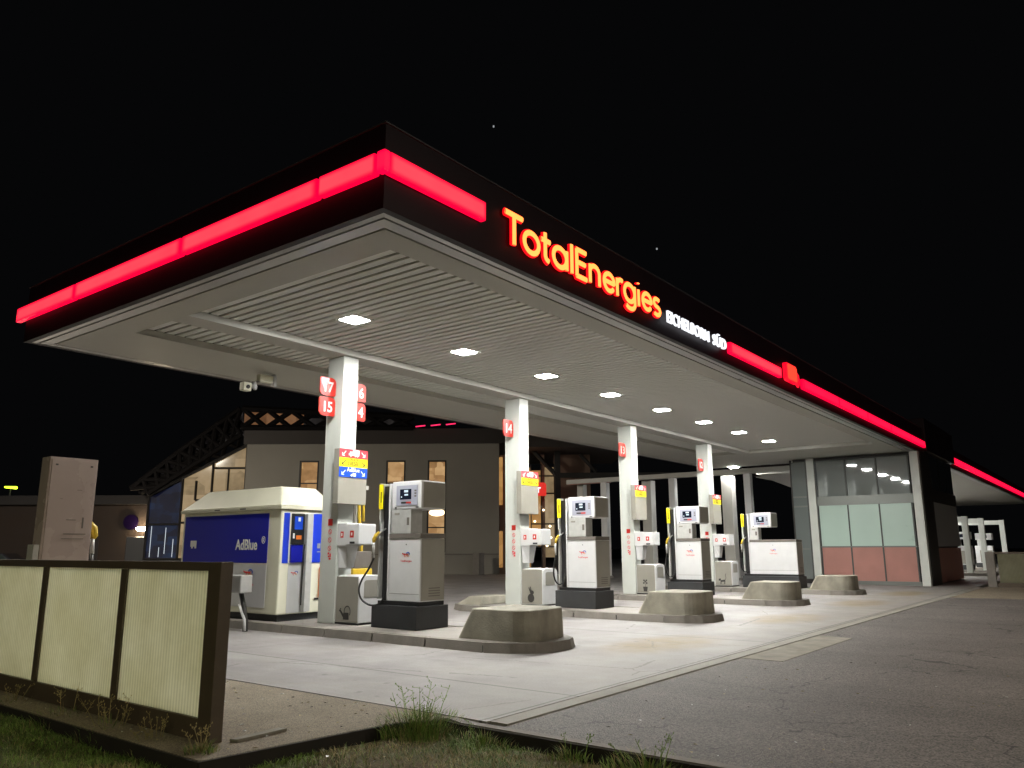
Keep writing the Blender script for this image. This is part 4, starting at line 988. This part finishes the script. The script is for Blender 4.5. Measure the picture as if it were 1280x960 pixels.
t = thing('link_roof', 'small sloping roof beyond the beam beside the booth', 'roof', (38.5, 10.8, 5.0)); MB().prism([(0, .1), (9, -.5), (9, -.3), (0, .3)], 0, 3.4, 'y').build('roof_slab', 'beam', t)

# ------------------------------------------------------------------ shop
az = math.radians(37.4)
sh = thing('service_building', 'brown grey rest area building with tall lit windows and lattice roof', 'building', (38.1, 31.6, 0), az - PI / 2)
def sb(name, m, x0, x1, z0, z1, y0=0., y1=.3, bevel=0): return MB().box(x0, x1, y0, y1, z0, z1).build(name, m, sh, bevel)
wins = [(-11.42, -10.2), (-5.97, -4.76), (-3.36, -2.19)]
# wall pieces around the tall windows
edges = [-14.8] + [v for w_ in wins for v in w_] + [1.12]
mb = MB()
for i in range(0, len(edges), 2): mb.box(edges[i], edges[i + 1], 0, .4, 0, 8.05)
for a, b in wins: mb.box(a, b, 0, .4, 0, 1.33); mb.box(a, b, 0, .4, 7.0, 8.05)
mb.build('wall', 'wall', sh)
sb('plinth_ledge', 'taupe_dark', -9.8, 1.1, 1.18, 1.24, -.05, -.002)
sb('wall_band', 'wall_band', -15.0, 1.4, 8.06, 9.0, -.1, .5)
for a, b in wins:
    sb('window', 'warm_win', a + .09, b - .09, 1.42, 6.92, .18, .2)
    mb = MB(); mb.box(a + .002, a + .09, -.02, .17, 1.332, 6.998); mb.box(b - .09, b - .002, -.02, .17, 1.332, 6.998); mb.box(a + .092, b - .092, -.02, .17, 1.332, 1.42); mb.box(a + .092, b - .092, -.02, .17, 6.91, 6.998)
    for z in (2.8, 4.2, 5.55): mb.box(a + .092, b - .092, .0, .16, z, z + .07)
    mb.build('window_frame', 'steel_dark', sh)
for x, z in ((-2.75, 3.75), (-10.9, 3.5)):
    o = MB().prism([(x + .5 * math.cos(i * PI / 8), z + .22 * math.sin(i * PI / 8)) for i in range(16)], .10, .14, 'y').build('pendant_lamp', 'lamp_warm', sh)
# lattice roof
M['lattice'] = mat('lattice_steel', (.006, .005, .005), .8, spec=.1)
def lat(name, pts_lo, pts_hi, n, y=0.1, r=.11):
    mb = MB()
    def at(p, u): 
        k = u * (len(p) - 1); i = min(int(k), len(p) - 2); f = k - i; return Vector((p[i][0] + (p[i + 1][0] - p[i][0]) * f, y, p[i][1] + (p[i + 1][1] - p[i][1]) * f))
    mb.tube([at(pts_lo, i / 20) for i in range(21)], r * 1.2, 6); mb.tube([at(pts_hi, i / 20) for i in range(21)], r * 1.2, 6)
    for i in range(n):
        u, v = i / n, (i + 1) / n
        mb.tube([at(pts_lo, u), at(pts_hi, v)], r, 6); mb.tube([at(pts_hi, u), at(pts_lo, v)], r, 6)
    return mb.build(name, 'lattice', sh)
lat('roof_lattice', [(-15.2, 9.1), (-4.3, 9.05)], [(-15.2, 10.35), (-4.3, 9.75)], 7, -.05, .17)
lat('roof_lattice', [(-20.8, 5.0), (-15.2, 8.7)], [(-21.9, 5.3), (-18.7, 7.9), (-15.4, 10.35)], 9, .0, .15)
lat('roof_lattice', [(-21.4, 5.0), (-15.3, 9.4)], [(-21.9, 5.3), (-18.7, 7.9), (-15.4, 10.35)], 12, .25, .12)
lat('roof_lattice', [(-20.8, 5.0), (-15.2, 8.7)], [(-21.9, 5.3), (-18.7, 7.9), (-15.4, 10.35)], 6, 4.0, .15)
M['lattice_glow'] = window_mat('lattice_inner', (.02, .01, .005), (.12, .055, .025), (.26, .13, .06), .9, .5)
sb('roof_glazing', 'lattice_glow', -15.2, -11.4, 9.1, 10.2, .3, .35)
M['lattice_dim'] = window_mat('lattice_dim_inner', (.002, .002, .002), (.006, .005, .005), (.045, .04, .038), .7, .9)
sb('roof_glazing', 'lattice_dim', -11.38, -5.0, 9.1, 9.75, .3, .35)
MB().prism([(-20.8, 5.0), (-15.2, 8.7), (-15.4, 10.2), (-18.7, 7.75), (-21.7, 5.2)], .5, .55, 'y').build('roof_glazing', 'lattice_dim', sh)
sb('roof', 'wall_band', -15.2, 10, 8.2, 9.0, .6, 14)
# glazed gable on the left
gab = [(-18.85, .95), (-14.9, .95), (-14.9, 8.05), (-18.85, 6.05)]
MB().prism([(-18.8, .95), (-14.95, .95), (-14.95, 7.95), (-18.8, 5.95)], .5, .52, 'y').build('window', 'warm_win2', sh)
MB().prism([(-20.9, .95), (-18.85, .95), (-18.85, 5.85), (-20.9, 4.75)], .5, .52, 'y').build('window', 'blue_win', sh)
mb = MB()
def bar(a, b, r=.07): mb.tube([(a[0], .42, a[1]), (b[0], .42, b[1])], r, 4)
for x, zt in ((-14.9, 8.0), (-17.0, 7.0), (-18.85, 6.1), (-20.9, 5.0), (-18.0, 5.8)): bar((x, .0 if x != -18.0 else 4.6), (x, zt), .08)
bar((-21.0, 4.9), (-14.8, 8.15), .12); bar((-18.0, 4.6), (-14.9, 4.5)); bar((-17.0, 6.6), (-14.9, 6.6)); bar((-20.9, 3.1), (-18.85, 3.1)); bar((-20.9, .95), (-14.9, .95), .1); bar((-18.85, 3.2), (-17.0, 3.2)); bar((-16.0, .95), (-16.0, 6.6), .06)
mb.build('window_frame', 'steel_dark', sh)
sb('window', 'warm_win2', -18.75, -17.5, .95, 3.1, .44, .46)
mb = MB()
for x, z0, z1 in ((-20.6, 1.1, 3.0), (-20.05, 1.1, 1.7), (-19.7, 1.3, 2.9), (-19.2, 1.1, 2.2)): mb.box(x, x + .025, .44, .46, z0, z1)
M['streak'] = emit('painted_reflection', (.8, .9, 1), .8); mb.build('reflection_streak', 'streak', sh)  # white reflections in the blue glass, drawn as thin glowing bars
sb('plinth', 'steel_dark', -21.0, -14.9, 0, .9, .3, .6)
# entrance wing on the right
sb('wall', 'wall_brown', 1.14, 1.9, 0, 7.4, .6, .9); sb('wall', 'wall_brown', 3.75, 4.0, 0, 7.4, .6, .9); sb('wall', 'wall_brown', 4.6, 6.9, 0, 7.4, .62, .9)
sb('window', 'orange_win', 1.0, 1.35, 4.2, 7.2, .1, .12); sb('window', 'orange_win', 1.0, 1.35, .4, 2.6, .1, .12)
sb('window', 'orange_win', 3.1, 3.74, 1.6, 6.4, .7, .72); sb('window', 'warm_win2', 4.0, 4.58, 1.0, 6.6, .7, .72); sb('window', 'orange_win', 1.9, 3.1, .4, 6.6, .9, .92)
mb = MB()
for z in (1.6, 3.0, 4.9, 6.0): mb.box(3.1, 4.58, .6, .69, z, z + .09)
for x in (3.09, 3.74, 4.58): mb.box(x, x + .07, .58, .68, .4, 6.8)
mb.build('window_frame', 'steel_dark', sh)
mb = MB(); mb.tube([(3.2, -.3, 7.6), (4.65, -.3, 6.05)], .14, 6); mb.box(4.6, 12.5, -.4, -.1, 5.85, 6.15); mb.box(4.6, 4.95, -.4, -.1, 0, 5.85); mb.box(4.6, 4.95, -.4, -.1, 6.15, 7.6); mb.tube([(6.2, -.3, 7.3), (7.2, -.3, 6.2)], .12, 6)
mb.build('porch_frame', 'steel_dark', sh)
sb('porch_roof', 'wall_band', 1.6, 14, 7.5, 8.4, -2.5, 1.2)
for x, z in ((3.35, 3.2), (3.9, 3.9), (4.3, 2.9), (4.35, 2.2), (4.1, 1.7)):
    MB().prism([(x + .08 * math.cos(i * PI / 5), z + .07 * math.sin(i * PI / 5)) for i in range(10)], .5, .53, 'y').build('pendant_lamp', 'lamp_warm', sh)
rz = az - PI / 2
def at_shop(x, y, z): return (38.1 + x * math.cos(rz) - y * math.sin(rz), 31.6 + x * math.sin(rz) + y * math.cos(rz), z)
bs = thing('shop_sign', 'glowing red rounded shop sign whose white letters end in ur', 'illuminated sign', at_shop(2.0, -.5, 4.72), rz)
M['sign_glow'] = emit('shop_sign_red', (.9, .03, .02), .8)
MB().prism(leaf(2.05, .82, .18), 0, .1, 'y').build('sign_panel', 'sign_glow', bs)
o = text('lettering', 'Bonjour', .72, 'letter_white', (.1, -.02, .2), '-y', bs, .01, .012, .68)
tag(MB().box(-.25, .25, -.25, .25, 0, 1.3).build('litter_bin', 'taupe_dark', None, .03), 'square grey bin standing against the brown building wall', 'bin').location = at_shop(-.1, -1.0, 0)
rr_ = thing('neon_dashes', 'three short red neon dashes above the building roof edge', 'neon light', at_shop(-4.1, -.6, 9.05), rz)
for i in range(3): MB().tube([(i * .95, 0, i * .06), (i * .95 + .6, 0, i * .06 + .07)], .035, 6).build('neon_tube', 'neon_red', rr_)

# low brown building, wall lamp, round sign, advertising pillar, parked car
M['annex_roof'] = mat('annex_roof', (.012, .01, .01), .9)
lb = thing('low_building', 'low dark brown annex with flat roof on the far left', 'building', at_shop(-33, 2, 0), rz)
MB().box(0, 11.8, 0, 6, 0, 4.4).build('wall', 'low_wall', lb); MB().box(-.2, 11.9, -.4, 6.2, 4.42, 5.0).build('roof', 'annex_roof', lb, .03)
MB().box(7.2, 8.4, -.03, -.002, 0, 2.2).build('door', 'annex_roof', lb)
t = thing('round_sign', 'dim purple round sign on the low brown annex wall', 'sign', at_shop(-22.6, 1.9, 3.3), rz)
M['purple'] = emit('purple_glow', (.035, .010, .09), .07, (.01, .005, .02)); M['purple'].node_tree.nodes['Principled BSDF'].inputs['Specular IOR Level'].default_value = 0
M['purple'].node_tree.nodes['Principled BSDF'].inputs['Base Color'].default_value = (.004, .002, .01, 1)
MB().prism([(.48 * math.cos(i * PI / 12), .48 * math.sin(i * PI / 12)) for i in range(24)], -.06, .0, 'y').build('sign_face', 'purple', t)
t = thing('wall_lamp', 'bright warm lamp shining on the low brown annex', 'lamp', at_shop(-21.75, 1.55, 2.85), rz)
MB().box(-.05, .05, .0, .4, -.05, .05).build('bracket', 'steel_dark', t); MB().tube([(-.24, -.06, 0), (.24, -.06, 0)], [.09, .13], 12).build('lamp_head', emit('wall_lamp_glow', (1, .8, .52), 260), t, smooth=True)
t = thing('information_pillar', 'dark pillar standing under the annex wall lamp', 'pillar', at_shop(-21.5, .9, 0), rz)
MB().box(-.7, .7, -.3, .3, .15, 2.35).build('pillar_body', 'black', t, .05); MB().box(-.75, .75, -.35, .35, 0, .148).build('base', 'plinth', t)
def car(loc, rz_, label):
    t = thing('parked_car', label, 'car', loc, rz_)
    prof = [(-2.15, .3), (2.15, .3), (2.2, .55), (2.1, .8), (1.2, .93), (.55, 1.38), (-.9, 1.42), (-1.7, .98), (-2.15, .9), (-2.2, .6)]
    MB().prism(prof, -.85, .85, 'y').build('body', M['car'], t, .09, seg=3)
    MB().prism([(1.0, .95), (.5, 1.32), (-.85, 1.36), (-1.5, .98)], -.86, .86, 'y').build('side_windows', 'pane', t)
    for x in (-1.35, 1.35):
        for y in (-.78, .78): 
            w_ = MB().tube([(x, y - .1, .32), (x, y + .1, .32)], .32, 20).build('wheel', 'rubber', t); MB().tube([(x, y - .11, .32), (x, y + .11, .32)], .18, 14).build('rim', 'silver', w_)
    for y in (-.6, .6): MB().box(2.12, 2.19, y - .16, y + .16, .6, .74).build('headlight', 'panel_grey', t, .02)
M['car'] = mat('car_black', (.012, .012, .015), .2, coat=.6)
car(at_shop(-28.6, -1.5, 0), rz + .1, 'dark parked car low at the left edge before the annex')
gl = thing('street_lamp', 'distant yellow green street lamp at the left edge', 'street lamp', at_shop(-34.5, 8, 0), rz)
MB().tube([(0, 0, 0), (0, 0, 6.0)], [.09, .06], 10).build('pole', 'steel_dark', gl); MB().tube([(-.4, 0, 6.05), (.4, 0, 6.0)], [.1, .16], 12, (Vector((0, 0, 1)), .6)).build('lamp_head', 'lamp_green', gl, smooth=True)
M['lens'] = emit('assumed_lamp_lens', (1.0, .88, .74), 3200)  # glow of the assumed unseen lamp right of the frame
M['lens2'] = emit('added_yard_lens', (1.0, .92, .78), 7500)
M['lens3'] = emit('added_verge_lens', (1.0, .95, .66), 2100)
sl3 = thing('street_lamp', 'added unseen lamp behind the viewer that dimly lights the grass and fence front', 'street lamp', (-15, 0, 0))  # unseen lamp added to lift the lawn and the fence front
MB().tube([(0, 0, 0), (0, 0, 8.2)], [.1, .07], 12).build('pole', 'steel_dark', sl3); MB().tube([(0, 0, 8.2), (1.3, 0, 8.4)], [.06, .05], 10).build('arm', 'steel_dark', sl3)
MB().box(1.2, 1.9, -.2, .2, 8.35, 8.45).build('lamp_head', 'steel_dark', sl3, .02); MB().box(1.3, 1.8, -.16, .16, 8.28, 8.34).build('lens', 'lens3', sl3)
sl2 = thing('street_lamp', 'added unseen yard lamp outside the left of the picture that lights the building', 'street lamp', (6.5, 40, 0))  # unseen lamp added to brighten the building wall
MB().tube([(0, 0, 0), (0, 0, 9.5)], [.11, .07], 12).build('pole', 'steel_dark', sl2); MB().tube([(0, 0, 9.5), (1.3, -.5, 9.75)], [.07, .05], 10).build('arm', 'steel_dark', sl2)
MB().box(1.2, 2.0, -.8, -.3, 9.7, 9.8).build('lamp_head', 'steel_dark', sl2, .02); MB().box(1.3, 1.9, -.75, -.35, 9.62, 9.69).build('lens', 'lens2', sl2)
# assumed unseen lamp right of frame, added to light asphalt, lawn and tan housing
sl_assumed = thing('street_lamp', 'assumed unseen tall street lamp standing at the asphalt edge outside the right of the picture', 'street lamp', (13.0, -11.5, 0))
MB().tube([(0, 0, 0), (0, 0, 9.0)], [.11, .07], 12).build('pole', 'steel_dark', sl_assumed); MB().tube([(0, 0, 9.0), (0, 1.4, 9.3)], [.07, .05], 10).build('arm', 'steel_dark', sl_assumed)
MB().box(-.2, .2, 1.3, 2.0, 9.25, 9.36).build('lamp_head', 'steel_dark', sl_assumed, .02); MB().box(-.15, .15, 1.4, 1.9, 9.20, 9.24).build('lens', M['lens'], sl_assumed)
for i, (x, y, z) in enumerate(((1, 1, 1),)): pass
st = [((617 - 640) / 983.3, (480 - 157) / 983.3, 'single faint star above the canopy corner'), ((821 - 640) / 983.3, (480 - 310) / 983.3, 'second faint star right of the glowing lettering')]
M['star'] = emit('star_glow', (.9, .95, 1), .35)
for a, b, l in st:
    d = (Rr * a + Ru * b + Rf).normalized() * 1400; mb = MB(); mb.cyl((0, 0), 1.3, -1.3, 1.3, 10)
    o = mb.build('star', 'star'); o.location = d; tag(o, l, 'star', group='stars in the night sky')
